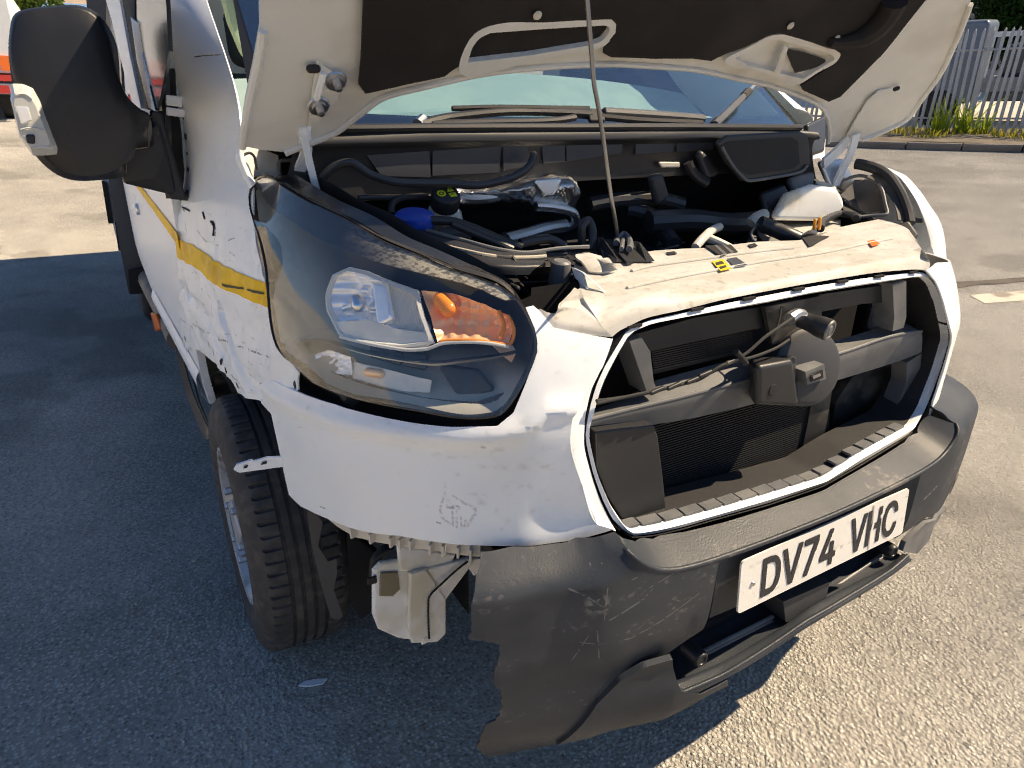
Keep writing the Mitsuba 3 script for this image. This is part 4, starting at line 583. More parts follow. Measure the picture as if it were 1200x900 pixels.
w1 = part('wiper', cat(tube(sw([(-.519,-.034),(-.438,-.009),(-.264,.011),(-.073,.004)]), [.011, .009, .009, .012], 8), tube(sw([(-.492,-.032),(-.382,-.026),(-.206,-.020),(-.124,-.008)]), .008, 8)), 'dark_plastic', label='wiper lying along the base of the windscreen')
part('wiper_joint', hull([(-.071,.795,1.409),(-.031,.793,1.407),(-.048,.768,1.388),(-.084,.769,1.388)], .006), 'dull_black', w1)
part('wiper_arm_end', tube([(-.524,.788,1.378),(-.507,.798,1.388)], .013, 10), 'steel', w1)
part('wiper_arm', tube([(-.432,.811,1.410),(-.284,.803,1.414),(-.072,.794,1.414)], .006, 8), 'dull_black', w1)
w2 = part('wiper', tube([(-.032,.785,1.407),(.106,.780,1.402),(.297,.777,1.393)], .011, 8), 'wiper_pale', label='short wiper arm in the middle of the windscreen')
part('wiper_joint', cat(tube([(-.047,.778,1.396),(.098,.767,1.387),(.286,.771,1.383)], .008, 8)), 'dull_black', w2)
w3 = part('wiper', tube([(.327,.761,1.379),(.471,.835,1.426),(.568,.887,1.457)], .010, 8), 'wiper_pale', label='wiper standing up at the far side of the windscreen')
part('wiper_joint', cat(tube([(.326,.766,1.376),(.363,.785,1.389)], .012, 8), tube([(.552,.879,1.452),(.600,.905,1.467)], .012, 8)), 'dull_black', w3)
part('wiper_blade', tube([(.611,.915,1.467),(.722,.975,1.500),(.866,1.053,1.538)], .006, 8), 'steel', w3)
scene['mat_wiper_pale'] = pr((.09, .09, .09), .4)
# inside of the cab
part('dashboard', patch([[(-.74, .84, 1.33), (0, .80, 1.35), (.74, .84, 1.33)], [(-.78, 1.0, 1.36), (0, .98, 1.375), (.78, 1.0, 1.36)], [(-.80, 1.25, 1.385), (0, 1.2, 1.405), (.8, 1.25, 1.385)], [(-.80, 1.42, 1.47), (0, 1.38, 1.51), (.8, 1.42, 1.47)], [(-.80, 1.47, 1.46), (0, 1.43, 1.50), (.8, 1.47, 1.46)], [(-.80, 1.50, 1.18), (0, 1.47, 1.18), (.8, 1.50, 1.18)], [(-.8, 1.42, .8), (0, 1.38, .8), (.8, 1.42, .8)]], 30, 24), 'dash')
part('dashboard_lip', tube([(-.7, 1.10, 1.372), (0, 1.08, 1.395), (.7, 1.10, 1.372)], .018, 10), 'dash')
part('steering_wheel', cat(tube([(-.45 + .19 * math.cos(a), 1.55 + .12 * math.sin(a), 1.25 + .15 * math.sin(a)) for a in np.linspace(0, 6.2832, 25)], .016, 10), hull([(-.62, 1.56, 1.25), (-.28, 1.56, 1.25), (-.45, 1.52, 1.16)], .02)), 'dull_black')
for x in (-.45, .12, .55): part('seat', cat(hull([(x - .2, 1.85, .85), (x + .2, 1.85, .85), (x - .2, 2.25, .82), (x + .2, 2.25, .82)], .07), hull([(x - .19, 2.25, .9), (x + .19, 2.25, .9), (x - .17, 2.42, 1.45), (x + .17, 2.42, 1.45)], .06), hull([(x - .1, 2.43, 1.58), (x + .1, 2.43, 1.58), (x - .1, 2.45, 1.7), (x + .1, 2.45, 1.7)], .05)), 'seat')
part('reflection_panel', prism([(-.806,1.250,1.684),(-.752,1.250,1.672),(-.750,1.250,1.601),(-.741,1.250,1.547),(-.740,1.250,1.506),(-.751,1.250,1.494),(-.773,1.250,1.527),(-.793,1.250,1.589)], (0, .05, 0)), 'pale_green', smooth=20)  # pale panel added to stand for a bright reflection in the windscreen
# front wheel by the torn corner
def tyre(c, steer=0., side=1):
    half = [(.204, .020), (.222, .010), (.25, .002), (.285, 0), (.315, .006), (.335, .017), (.346, .030), (.350, .036), (.352, .048), (.353, .072), (.3531, .0735), (.345, .075), (.345, .082), (.3535, .0835), (.354, .0975), (.354, .099)]
    prof = half + [(.3465, .1), (.3465, .108), (.354, .1095), (.354, .1175)]; prof = prof + [(r, .235 - h) for r, h in prof[-2::-1]]
    R, Hh = A_(prof).T; n = 576; an = np.arange(n) * 2 * np.pi / n
    rad = np.repeat(R[None], n, 0); k = np.arange(n) % 8
    jj = [j for j, (r, h) in enumerate(prof) if (.036 <= h <= .0735 or .1615 <= h <= .199) and r > .349]
    for j in jj: rad[(k == 0) | (k == 1), j] -= .007 * min(1, (abs(.1175 - Hh[j]) - .03) / .03)
    G = np.stack([np.repeat(Hh[None], n, 0) - .1175, np.cos(an)[:, None] * rad, np.sin(an)[:, None] * rad], -1)
    G[..., 0] += 0; G = np.swapaxes(G, 0, 1); m = gridmesh(G, True); return m
def rimm():
    prof = [(.204, .022), (.218, .012), (.216, .008), (.206, .012), (.200, .035), (.196, .055), (.185, .06), (.172, .050), (.155, .036), (.135, .034), (.12, .030), (.105, .028), (.08, .028), (.072, .026), (.07, .012), (.06, .006), (0, .006)]
    R, Hh = A_(prof).T; n = 72; an = np.arange(n) * 2 * np.pi / n
    G = np.stack([np.repeat(Hh[:, None] - .1175, n, 1), R[:, None] * np.cos(an), R[:, None] * np.sin(an)], -1); return gridmesh(G, True)
STEER = -.4
def wheel(c, sgn=1, steer=0., lab=None):
    tw = trimesh.transformations.concatenate_matrices(trimesh.transformations.translation_matrix(c), trimesh.transformations.rotation_matrix(math.radians(steer), [0, 0, 1]), np.diag([sgn, 1, 1, 1.]))
    t = lambda m: tm(A_(m.vertices) @ tw[:3, :3].T + tw[:3, 3], m.faces)
    w = van + '__' + 'wheel' if van + '__wheel__tyre' not in scene else numbered(van + '__wheel')
    scene[w + '__tyre'] = ply(t(tyre(0)), 'mat_rubber', smooth=28)
    scene[w + '__rim'] = ply(t(rimm()), 'mat_rim_paint', smooth=35)
    for k in range(5):
        a = 2 * np.pi * k / 5 + .3; q = A_([.03 - .1175, .148 * math.cos(a), .148 * math.sin(a)]); scene[numbered(w + '__rim_hole')] = ply(t(disc(q + [-.0015, 0, 0], (-1, 0, 0), [(0, 0), (.016, 0)], 14)), 'mat_dull_black', smooth=False)
    for k in range(6):
        a = 2 * np.pi * k / 6 + .1; q = A_([.028 - .1175, .095 * math.cos(a), .095 * math.sin(a)]); scene[numbered(w + '__wheel_nut')] = ply(t(cat(disc(q, (-1, 0, 0), [(.014, -.004), (.014, .004), (.011, .004), (.0105, .024), (.009, .027), (0, .027)], 6))), 'mat_steel', smooth=20)
    if lab: labels[w + '__tyre'] = {'label': lab}
wheel((-.872, 1.07, .351), 1, STEER, 'tyre bared by the torn front corner')
wheel((.8475, 1.0, .352), -1); wheel((-.90, 4.5, .352)); wheel((.90, 4.5, .352), -1)
part('wheel_liner', patch([[(x, 1.07 + .41 * math.cos(a), .36 + .41 * math.sin(a)) for a in np.linspace(-.3, 1.75, 14)] for x in (-.945, -.78, -.55)], 40, 8), 'dusty_black')
part('inner_arch', patch([[(-.56, .5, .3), (-.56, 1.5, .3)], [(-.56, .5, .95), (-.56, 1.5, .95)]], 4, 4), 'dull_black')
part('liner_scrap', prism([(-.878,.620,.624),(-.858,.620,.605),(-.849,.620,.585),(-.864,.620,.528),(-.847,.620,.481),(-.828,.620,.481),(-.829,.620,.442),(-.841,.620,.403),(-.826,.620,.319),(-.838,.620,.312),(-.853,.620,.326),(-.868,.620,.438),(-.876,.620,.532)], (0, .006, 0)), 'guard_grey', label='torn grey flap of the wheel arch liner hanging by the tyre', smooth=20)
part('liner_flap', hull([(-.757,.750,.445),(-.697,.750,.360),(-.694,.750,.223),(-.743,.750,.188),(-.780,.750,.286)] + [(-.716,.900,.339),(-.637,.900,.240),(-.646,.900,.093)], .01), 'dull_black')
part('arch_trim', patch([[(-.985,1.960,.659),(-.985,2.086,.500),(-.985,1.971,.395),(-.985,1.531,.427),(-.985,1.322,.497)], [(-.970,1.957,.632),(-.970,1.998,.510),(-.970,1.797,.449),(-.970,1.490,.465),(-.970,1.404,.468)]], 30, 4, .004), 'dark_plastic')
part('arch_edge', tube([(-.955,1.871,.614),(-.955,1.955,.471),(-.955,1.838,.400),(-.955,1.673,.405)], .003), 'grey_plastic')
part('liner_clip', disc([(-.930,1.662,.552)][0], (-1, 0, 0), [(0, .003), (.01, .002), (.012, 0)], 14), 'dull_black')
# washer tank and brackets behind the torn corner
tk = part('washer_tank', cat(hull([(-.791,.460,.546),(-.780,.460,.556),(-.744,.460,.547),(-.724,.460,.511),(-.724,.460,.344),(-.749,.460,.360),(-.774,.460,.395),(-.789,.460,.401),(-.798,.460,.442)] + [(-.741,.580,.452),(-.683,.580,.413),(-.685,.580,.241),(-.742,.580,.293)], .008), hull([(-.723,.440,.524),(-.694,.440,.522),(-.685,.440,.443),(-.653,.440,.429),(-.655,.440,.338),(-.672,.440,.326),(-.726,.440,.349),(-.732,.440,.387)] + [(-.677,.560,.417),(-.608,.560,.322),(-.611,.560,.221),(-.676,.560,.232)], .006)), 'tank', label='cream plastic washer tank hanging down behind the torn bumper', smooth=25)
part('filler_neck', cat(hull([(-.742,.450,.592),(-.624,.450,.528),(-.645,.450,.496),(-.740,.450,.539)] + [(-.708,.530,.530),(-.591,.530,.464),(-.613,.530,.429),(-.707,.530,.473)], .006), hull([(-.692,.445,.518),(-.643,.445,.512),(-.590,.445,.508),(-.582,.445,.498),(-.649,.445,.428),(-.683,.445,.438)] + [(-.653,.530,.445),(-.551,.530,.438),(-.615,.530,.352)], .006), hull([(-.594,.450,.506),(-.556,.450,.492),(-.558,.450,.470),(-.571,.450,.458)] + [(-.559,.520,.447),(-.525,.520,.422)], .004)), 'tank', tk, smooth=25)
part('recess_shade', hull([(-.783,.449,.541),(-.751,.449,.531),(-.749,.449,.489),(-.763,.449,.479),(-.788,.449,.490)], .003), 'tank_shade', tk)  # dark patch painting the shade of the tank's hollow
scene['mat_tank_shade'] = pr((.20, .17, .11), .5)
part('tank_seam', tube([(-.594,.436,.509),(-.654,.432,.481),(-.691,.430,.452),(-.693,.430,.398),(-.692,.432,.344)], .0022), 'dull_black', tk)
part('tank_strap', tube([(-.716,.440,.513),(-.720,.440,.416),(-.720,.440,.358)], .003), 'tank', tk)
part('tank_foot', hull([(-.703,.435,.347),(-.690,.435,.348),(-.689,.435,.336),(-.707,.435,.335)], .003), 'tank', tk)
part('hose_clip', cat(hull([(-.810,.450,.538),(-.796,.450,.537),(-.796,.450,.525),(-.811,.450,.526)], .003), tube([(-.796,.470,.524),(-.787,.470,.564),(-.758,.470,.575)], .007)), 'dull_black')
part('hanging_cable', tube([(-.783,.500,.533),(-.769,.500,.553),(-.753,.500,.561),(-.738,.500,.559)], .008), 'dull_black')
part('corner_support', hull([(-.786,.500,.399),(-.536,.500,.463),(-.513,.500,.227),(-.628,.500,.202)] + [(-.658,.900,.098),(-.200,.900,.080)], .01), 'dull_black') if False else None
part('sun_block_tray', box((0, .43, .625), (1.22, .60, .02), .004), 'dull_black'); part('bumper_support', box((0, .34, .56), (1.2, .06, .12), .01), 'dull_black')  # the tray is added to block sun leaking through the hollow nose
part('underbody', box((0, 2.4, .50), (1.1, 3.6, .12), .02), 'dull_black'); part('cab_floor', box((0, 2.42, .63), (1.92, 2.05, .04), .01), 'dull_black')

# driver's side door, sill, body behind
dz = [(1.345, .60), (1.345, .8), (1.335, 1.0), (1.325, 1.15), (1.33, 1.30), (1.36, 1.36), (2.42, 1.36), (2.45, 1.0), (2.42, .60)]
dr_ = part('door', panel(dz, on(D, 0, .004, 5, 1), .04, -.02), 'white', label='white front door with a yellow stripe')
part('door_crease', patch([[D([(y, .70)], -.002)[0] for y in (1.36, 1.9, 2.4)], [D([(y, .67)], -.016)[0] for y in (1.36, 1.9, 2.4)], [D([(y, .63)], -.012)[0] for y in (1.36, 1.9, 2.4)], [D([(y, .60)], -.002)[0] for y in (1.36, 1.9, 2.4)]], 20, 10), 'white', dr_)
part('reflective_stripe', panel([(1.30, 1.10), (1.7, 1.12), (2.42, 1.15), (2.42, 1.125), (1.7, 1.085), (1.30, 1.06)], on(D, -.003), .03, -.001), 'yellow', dr_)
kl = D([(1.95, .97)], -.0)[0]
part('door_lock', disc(D([(2.360,1.023)], 0)[0], (-1, 0, 0), [(0, .012), (.018, .012), (.022, .008), (.022, 0)], 16), 'bright_steel', dr_)
part('door_handle', hull([D([(2.15 + a, 1.2 + b)], -.045)[0] for a in (-.11, .11) for b in (-.012, .012)], .012), 'dark_plastic', dr_)
part('window_frame', prism([(-1.000,1.395,1.701),(-1.000,.994,1.649),(-1.000,1.173,1.578),(-1.000,1.169,1.505),(-1.000,1.050,1.396),(-1.000,1.532,1.395),(-1.000,1.578,1.527),(-1.000,1.571,1.648)], (.012, 0, 0)), 'dull_black', dr_, smooth=20)
part('window_trim', prism([(-1.002,1.258,1.585),(-1.002,1.127,1.565),(-1.002,1.153,1.509),(-1.002,1.065,1.395),(-1.002,1.203,1.400),(-1.002,1.303,1.501)], (.006, 0, 0)), 'white', dr_, smooth=20)
part('door_glass', prism([(-.998,.984,1.648),(-.998,.568,1.595),(-.998,.671,1.491),(-.998,.928,1.425),(-.998,1.075,1.395),(-.998,1.195,1.506),(-.998,1.179,1.569)], (.006, 0, 0)), 'far_glass', dr_, smooth=20)
part('door_frame', prism([(-1.006,1.803,1.753),(-1.006,1.307,1.689),(-1.006,1.446,1.636),(-1.006,1.440,1.525),(-1.006,1.378,1.397),(-1.006,1.673,1.393),(-1.006,1.821,1.506),(-1.006,1.921,1.628),(-1.006,2.035,1.692)], (.02, 0, 0)), 'white', dr_, smooth=20)
part('door_window', panel([(1.37, 1.37), (1.46, 1.53), (1.62, 1.76), (1.82, 1.98), (2.40, 1.99), (2.41, 1.37)], on(D, .006), .06, 0), 'side_glass', dr_)
part('mirror_patch', prism([D([p], -.008)[0] for p in ((1.30, 1.30), (1.32, 1.56), (1.40, 1.50), (1.50, 1.38), (1.50, 1.28), (1.36, 1.18))], (.012, 0, 0)), 'mirror_plastic', dr_, smooth=20)
part('door_pillar', prism([D([p], -.006)[0] for p in ((2.43, 1.0), (2.43, 2.0), (2.58, 2.0), (2.58, 1.0))], (.03, 0, 0)), 'white', smooth=20)
part('rear_window', prism([D([p], 0)[0] for p in ((2.60, 1.36), (2.60, 2.0), (3.4, 2.0), (3.4, 1.36))], (.01, 0, 0)), 'gloss_black', smooth=20)
part('hinge_block', cat(hull([(-.955,1.250,1.424),(-.926,1.250,1.421),(-.929,1.250,1.404),(-.958,1.250,1.407)], .003), hull([(-.959,1.250,1.398),(-.925,1.250,1.393),(-.927,1.250,1.381),(-.961,1.250,1.385)], .003)), 'white', dr_)
part('door_gap', patch([[(-.921,1.310,1.486),(-.929,1.310,1.411),(-.930,1.310,1.352),(-.937,1.310,1.262),(-.937,1.310,1.179)], [(-.960,1.330,1.485),(-.972,1.330,1.410),(-.978,1.330,1.352),(-.981,1.330,1.262),(-.963,1.330,1.178)]], 20, 4), 'dull_black')
part('gap_seal', tube([(-.972,1.240,1.223),(-.962,1.240,1.203),(-.945,1.240,1.196),(-.939,1.240,1.212)], .010), 'dark_plastic')
part('body_side', panel([(2.46, .60), (2.46, 1.36), (3.45, 1.36), (3.45, .60)], on(D, .002), .06, -.02), 'white', label='white rear side of the cab')
part('sill_moulding', tube([(-.948,2.449,.460),(-.950,2.603,.470),(-.959,2.997,.490),(-.974,3.458,.500),(-.989,3.784,.500)], [.05, .055, .06, .06, .055], 14), 'sill_taupe', label='taupe dusty sill along the side')
scene['mat_sill_taupe'] = pr(proc(lambda p, n, uv: mix((.20, .17, .14), (.11, .10, .09), smoothstep(.4, .7, fbm(p.x * 10, p.y * 6, p.z * 10, 3)))), .6)
part('side_marker', hull([(-1.005,3.132,.399),(-1.005,2.691,.509),(-1.000,2.623,.472),(-1.000,3.110,.323)], .01), 'orange', label='orange side marker lamp on the sill')
part('corner_guard', prism([(-1.071,3.500,1.042),(-.992,3.500,1.031),(-.984,3.500,.567),(-1.018,3.500,.419),(-1.087,3.500,.428),(-1.085,3.500,.664)], (.02, .35, 0)), 'guard_grey', label='dark grey corner guard behind the cab', smooth=20)
scene['mat_guard_grey'] = pr((.06, .062, .066), .5)
part('guard_foot', prism([(-1.070,3.460,.557),(-.995,3.460,.567),(-1.019,3.460,.429),(-1.084,3.460,.432)], (0, .04, 0)), 'dull_black', smooth=20)
part('body_edge', prism([(-1.097,3.900,1.006),(-1.053,3.900,.995),(-1.058,3.900,.594),(-1.086,3.900,.581)], (.02, .3, 0)), 'white', smooth=20)
part('body_latch', cat(prism([(-1.102,3.850,.984),(-1.076,3.850,.969),(-1.087,3.850,.750),(-1.112,3.850,.752)], (0, .05, 0)), prism([(-1.079,3.850,.750),(-1.058,3.850,.748),(-1.068,3.850,.599),(-1.090,3.850,.596)], (0, .05, 0))), 'dull_black', smooth=20)
part('body_headboard', prism([(-.963,4.200,2.143),(-.845,4.200,2.156),(-.927,4.200,1.758),(-1.058,4.200,.957),(-1.088,4.200,.939),(-1.048,4.200,1.471)], (.05, .2, 0)), 'headboard_blue', smooth=20)
scene['mat_headboard_blue'] = pr((.02, .024, .035), .4)
# cab roof and load body, out of the frame: they cast the shade on the left
rows = []
for y, z, w in ((1.60, 1.98, .66), (1.75, 2.09, .70), (2.1, 2.20, .74), (2.8, 2.27, .76), (3.45, 2.27, .76)): rows.append([(-w - .12, y, z - .14), (-w, y, z - .02), (-w * .5, y, z + .02), (0, y, z + .035), (w * .5, y, z + .02), (w, y, z - .02), (w + .12, y, z - .14)])
part('roof', patch(rows, 30, 24, .01), 'white')
part('cab_back', prism([(-.98, 3.45, .6), (.98, 3.45, .6), (.98, 3.45, 1.4), (.88, 3.45, 2.14), (.76, 3.45, 2.26), (-.76, 3.45, 2.26), (-.88, 3.45, 2.14), (-.98, 3.45, 1.4)], (0, .03, 0)), 'white', smooth=20)
part('load_body', cat(prism([(-1.02, 3.6, .85), (1.02, 3.6, .85), (1.02, 3.6, 1.35), (-1.02, 3.6, 1.35)], (0, 3.0, 0))), 'guard_grey', smooth=20)
part('far_side', cat(prism([(1.0, 1.3, .6), (1.0, 1.3, 1.36), (1.02, 3.45, 1.36), (1.02, 3.45, .6)], (-.02, 0, 0)), prism([(.97, 2.4, 1.36), (.9, 2.4, 2.1), (.9, 2.55, 2.1), (.97, 2.55, 1.36)], (-.02, 0, 0))), 'white', smooth=20)
part('far_pillar', patch([[(.84, .92, 1.42), (.90, .9, 1.40), (.96, 1.0, 1.30)], [(.80, 1.16, 1.60), (.86, 1.18, 1.58), (.93, 1.3, 1.36)], [(.70, 1.60, 1.97), (.78, 1.66, 1.95), (.86, 1.8, 1.84)]], 12, 20, .004), 'white', label='far windscreen pillar')
part('far_window', prism([(.96, 1.34, 1.38), (.90, 1.8, 1.95), (.88, 2.4, 2.0), (.96, 2.4, 1.38)], (-.005, 0, 0)), 'side_glass', smooth=20)

# door mirror
mo = [(-1.224,1.160,1.548),(-1.215,1.160,1.566),(-1.192,1.160,1.579),(-1.148,1.160,1.587),(-1.089,1.160,1.590),(-1.072,1.160,1.582),(-1.059,1.160,1.567),(-1.050,1.160,1.491),(-1.033,1.160,1.397),(-1.008,1.160,1.386),(-1.005,1.160,1.362),(-1.012,1.160,1.319),(-1.061,1.160,1.312),(-1.073,1.160,1.262),(-1.108,1.160,1.252),(-1.200,1.160,1.262),(-1.220,1.160,1.281),(-1.234,1.160,1.305),(-1.232,1.160,1.424),(-1.238,1.160,1.446)]
mi_ = [(-1.217,1.100,1.535),(-1.205,1.100,1.556),(-1.183,1.100,1.569),(-1.146,1.100,1.575),(-1.095,1.100,1.577),(-1.081,1.100,1.570),(-1.072,1.100,1.556),(-1.063,1.100,1.482),(-1.048,1.100,1.404),(-1.059,1.100,1.344),(-1.086,1.100,1.282),(-1.113,1.100,1.270),(-1.192,1.100,1.278),(-1.208,1.100,1.292),(-1.222,1.100,1.319),(-1.221,1.100,1.421),(-1.227,1.100,1.445)]
mb = [A_(p) + [.01, .13, 0] for p in mo]; mf2 = [A_(p) * .7 + A_(mi_).mean(0) * .3 + [0, -.005, 0] for p in mi_]; mf3 = [A_(p) * .3 + A_(mi_).mean(0) * .7 + [0, -.009, 0] for p in mi_]
mr = part('door_mirror', loft([[A_(mb).mean(0) + (A_(p) - A_(mb).mean(0)) * .9 for p in mb], mb, mo, [A_(p) * .5 + A_(q) * .5 + [0, -.018, 0] for p, q in zip(mo, mi_)], mi_, mf2, mf3, [A_(mi_).mean(0) * .999 + A_(p) * .001 + [0, -.010, 0] for p in mi_]], 120), 'mirror_plastic', smooth=60, label='large black door mirror with a clear indicator lamp')
part('mirror_arm', hull([(-1.063,1.200,1.306),(-1.009,1.200,1.316),(-1.017,1.200,1.252),(-1.070,1.200,1.247)] + [(-1.011,1.200,1.283),(-.996,1.200,1.357),(-.984,1.220,1.218),(-.991,1.200,1.301)], .012), 'mirror_plastic', mr)
part('mirror_foot', hull([(-.994,1.220,1.389),(-.981,1.220,1.383),(-.975,1.220,1.318),(-.977,1.220,1.212),(-.959,1.220,1.197),(-.986,1.220,1.202),(-1.006,1.220,1.262),(-1.002,1.220,1.328)] + [(-.983,1.300,1.383),(-.969,1.300,1.310),(-.953,1.300,1.187)], .006), 'mirror_plastic', mr)
part('mirror_seam', tube([(-1.005,1.112,1.384),(-1.014,1.112,1.377),(-1.022,1.112,1.320),(-1.065,1.112,1.315),(-1.075,1.112,1.268)], .0016, 6, lin=True), 'dull_black', mr)
ip = [(-1.239,1.100,1.439),(-1.225,1.100,1.439),(-1.210,1.100,1.434),(-1.203,1.100,1.412),(-1.196,1.100,1.361),(-1.191,1.100,1.322),(-1.195,1.100,1.312),(-1.233,1.100,1.311),(-1.237,1.100,1.326),(-1.248,1.100,1.345),(-1.247,1.100,1.414)]
part('indicator_lamp', hull(ip + [A_(p) * .75 + A_(ip).mean(0) * .25 + [-.004, -.018, 0] for p in ip], .003), 'frosted_lens', mr, label='clear indicator lamp in the mirror')
part('indicator_bulb', cat(hull([(-1.241,1.074,1.399),(-1.224,1.074,1.399),(-1.223,1.074,1.378),(-1.239,1.074,1.371)], .002)), 'chrome', mr); part('indicator_bulb', hull([(-1.234,1.076,1.346),(-1.227,1.076,1.346),(-1.229,1.076,1.336),(-1.235,1.076,1.337)], .004), 'dark_plastic', mr)
part('indicator_ridge', cat(*[tube(P, .0016, 6) for P in ([(-1.238,1.078,1.421),(-1.225,1.078,1.424),(-1.213,1.078,1.415)], [(-1.244,1.076,1.359),(-1.229,1.076,1.362),(-1.205,1.076,1.355)], [(-1.235,1.078,1.324),(-1.214,1.078,1.326),(-1.198,1.078,1.323)])]), 'frosted', mr)
scene['mat_frosted_lens'] = pr((.50, .51, .49), .12, clearcoat=1.0, spec_trans=0.0)

# engine bay
part('bay_floor', patch([[(-.8, .40, .78), (.9, .40, .78)], [(-.8, 1.3, .80), (.9, 1.3, .80)]], 4, 4), 'dull_black')
part('bay_bulkhead', patch([[(-.84, .80, 1.34), (.84, .80, 1.34)], [(-.84, 1.05, 1.20), (.84, 1.05, 1.20)], [(-.84, 1.10, .78), (.84, 1.10, .78)]], 6, 8), 'dull_black')
for m_ in (prism([(-.72, .42, .78), (-.72, .42, 1.08), (-.80, .82, 1.22), (-.80, 1.1, 1.24), (-.80, 1.1, .78)], (.02, 0, 0)), prism([(.78, .5, .78), (.80, .5, 1.10), (.84, .82, 1.22), (.84, 1.1, 1.22), (.84, 1.1, .78)], (.02, 0, 0))): part('bay_side', m_, 'dull_black', smooth=20)
part('battery_cover', hull([(-.66, .66, 1.16), (-.48, .66, 1.17), (-.48, .80, 1.18), (-.66, .80, 1.17), (-.66, .66, 1.05), (-.48, .66, 1.05)], .015), 'dark_plastic')
def crinkle(m, a, f, seed=0):
    v = A_(m.vertices); d = np.stack([meshkit.fbm(v * f, 3, seed + k) - .5 for k in range(3)], -1); return tm(v + d * a, m.faces)
hs = part('heat_shield', cat(crinkle(patch([[(-.398,.840,1.251),(-.297,.840,1.251),(-.210,.840,1.264),(-.097,.840,1.266),(-.071,.830,1.241)], [(-.424,.790,1.244),(-.331,.780,1.245),(-.247,.780,1.263),(-.139,.780,1.265),(-.104,.780,1.235)], [(-.442,.750,1.238),(-.365,.720,1.238),(-.297,.700,1.244),(-.203,.700,1.244),(-.116,.750,1.221)], [(-.432,.760,1.225),(-.353,.740,1.218),(-.283,.720,1.211),(-.187,.720,1.196),(-.116,.770,1.189)]], 60, 30, .006), .016, 45), hull([(-.279,.700,1.258),(-.218,.700,1.260),(-.234,.700,1.232),(-.259,.700,1.231)], .008)), 'foil', label='silver dimpled heat shield in the engine bay', smooth=40)
part('foil_pipe', cat(tube([(-.451,.800,1.242),(-.408,.800,1.246),(-.363,.800,1.252),(-.315,.800,1.252)], .012), tube([(-.450,.780,1.238),(-.428,.760,1.227),(-.401,.750,1.225),(-.354,.740,1.231)], .016)), 'foil', hs)
er = np.random.default_rng(5)
for k in range(16):
    x0 = er.uniform(-.42, .45); P = [(x0, er.uniform(.56, .75), er.uniform(1.0, 1.10))]
    for _ in range(3): P.append((P[-1][0] + er.uniform(-.02, .13), er.uniform(.56, .76), er.uniform(1.0, 1.12)))
    part('wire', tube(P, er.uniform(.003, .007), 7, 20), ('hose_black', 'dark_plastic', 'dusty_black')[k % 3])
for k in range(12):
    c = [er.uniform(-.40, .52), er.uniform(.58, .76), er.uniform(.98, 1.07)]; b_ = part('engine_bracket', box(c, er.uniform(.03, .08, 3), .004, er.uniform(-30, 30, 3)), ('dusty_black', 'scuttle_grey', 'dark_plastic')[k % 3])
    part('bracket_bolt', disc(A_(c) + [0, -.01, .04], (0, -.3, 1), [(0, .008), (.006, .008), (.0065, .002), (.010, .002), (.010, -.02)], 10), 'steel', b_)
part('foil_pipe', tube([(-.271,.710,1.204),(-.198,.710,1.194),(-.163,.710,1.182),(-.149,.720,1.159),(-.160,.740,1.144)], .011), 'foil')
part('foil_pipe', tube([(-.165,.740,1.149),(-.227,.730,1.147),(-.293,.720,1.139),(-.357,.700,1.136)], .016), 'foil')
part('engine_block', hull([(-.3, .66, 1.05), (.1, .66, 1.04), (-.3, .95, 1.08), (.1, .95, 1.08), (-.3, .66, .8), (.1, .95, .8)], .03), 'dull_black')
cp = A_([(-.505,.700,1.234)][0])
oc = part('brake_fluid_cap', disc(cp, (-.12, -.55, .85), [(0, .014), (.028, .014), (.031, .010), (.032, -.004), (.030, -.02), (0, -.02)], 26), 'dark_plastic', label='black round fluid cap with lime symbols')
e1 = np.cross([0, 0, 1], A_([-.12, -.55, .85])); e1 = e1 / np.linalg.norm(e1); en = A_([-.12, -.55, .85]) / np.linalg.norm([-.12, -.55, .85]); e1 = -np.cross(en, np.cross(en, [1, 0, 0])); e1 /= np.linalg.norm(e1); e2 = np.cross(en, e1); o_ = cp + en * .0145
q2 = lambda a, b: o_ + e1 * a + e2 * b
part('symbol', cat(disc(q2(-.010, .002), en, [(.0, .0004), (.003, .0004)], 14), disc(q2(-.010, .002), en, [(.0055, .0004), (.010, .0004)], 20), prism([q2(.004, .004), q2(.012, .020), q2(.020, .004)], en * .0005), prism([q2(.004, -.001), q2(.020, -.001), q2(.020, -.013), q2(.006, -.013)], en * .0005)), 'lime', oc, smooth=20)
part('symbol_bar', cat(prism([q2(.011, .006), q2(.013, .006), q2(.013, .014), q2(.011, .014)], en * .0008), prism([q2(.008, -.004), q2(.017, -.004), q2(.017, -.006), q2(.008, -.006)], en * .0008)), 'dull_black', oc, smooth=20)
part('fluid_reservoir', hull([(-.520,.730,1.208),(-.471,.730,1.201),(-.459,.730,1.160),(-.527,.730,1.156)] + [(-.488,.800,1.197),(-.430,.800,1.186)], .012), 'frosted')
bc = A_([(-.610,.620,1.211)][0])
wc = part('washer_cap', cat(disc(bc, (-.05, -.2, 1), [(0, .012), (.032, .012), (.038, .008), (.04, -.004), (.038, -.012), (0, -.012)], 26), hull([(-.665,.620,1.215),(-.652,.620,1.217),(-.585,.620,1.207),(-.565,.620,1.203),(-.570,.620,1.199),(-.639,.620,1.204)], .004)), 'blue_cap', label='blue washer cap beside the headlight')
part('washer_neck', disc(bc, (-.05, -.2, 1), [(.030, -.01), (.028, -.05), (.0, -.05)], 20), 'frosted')
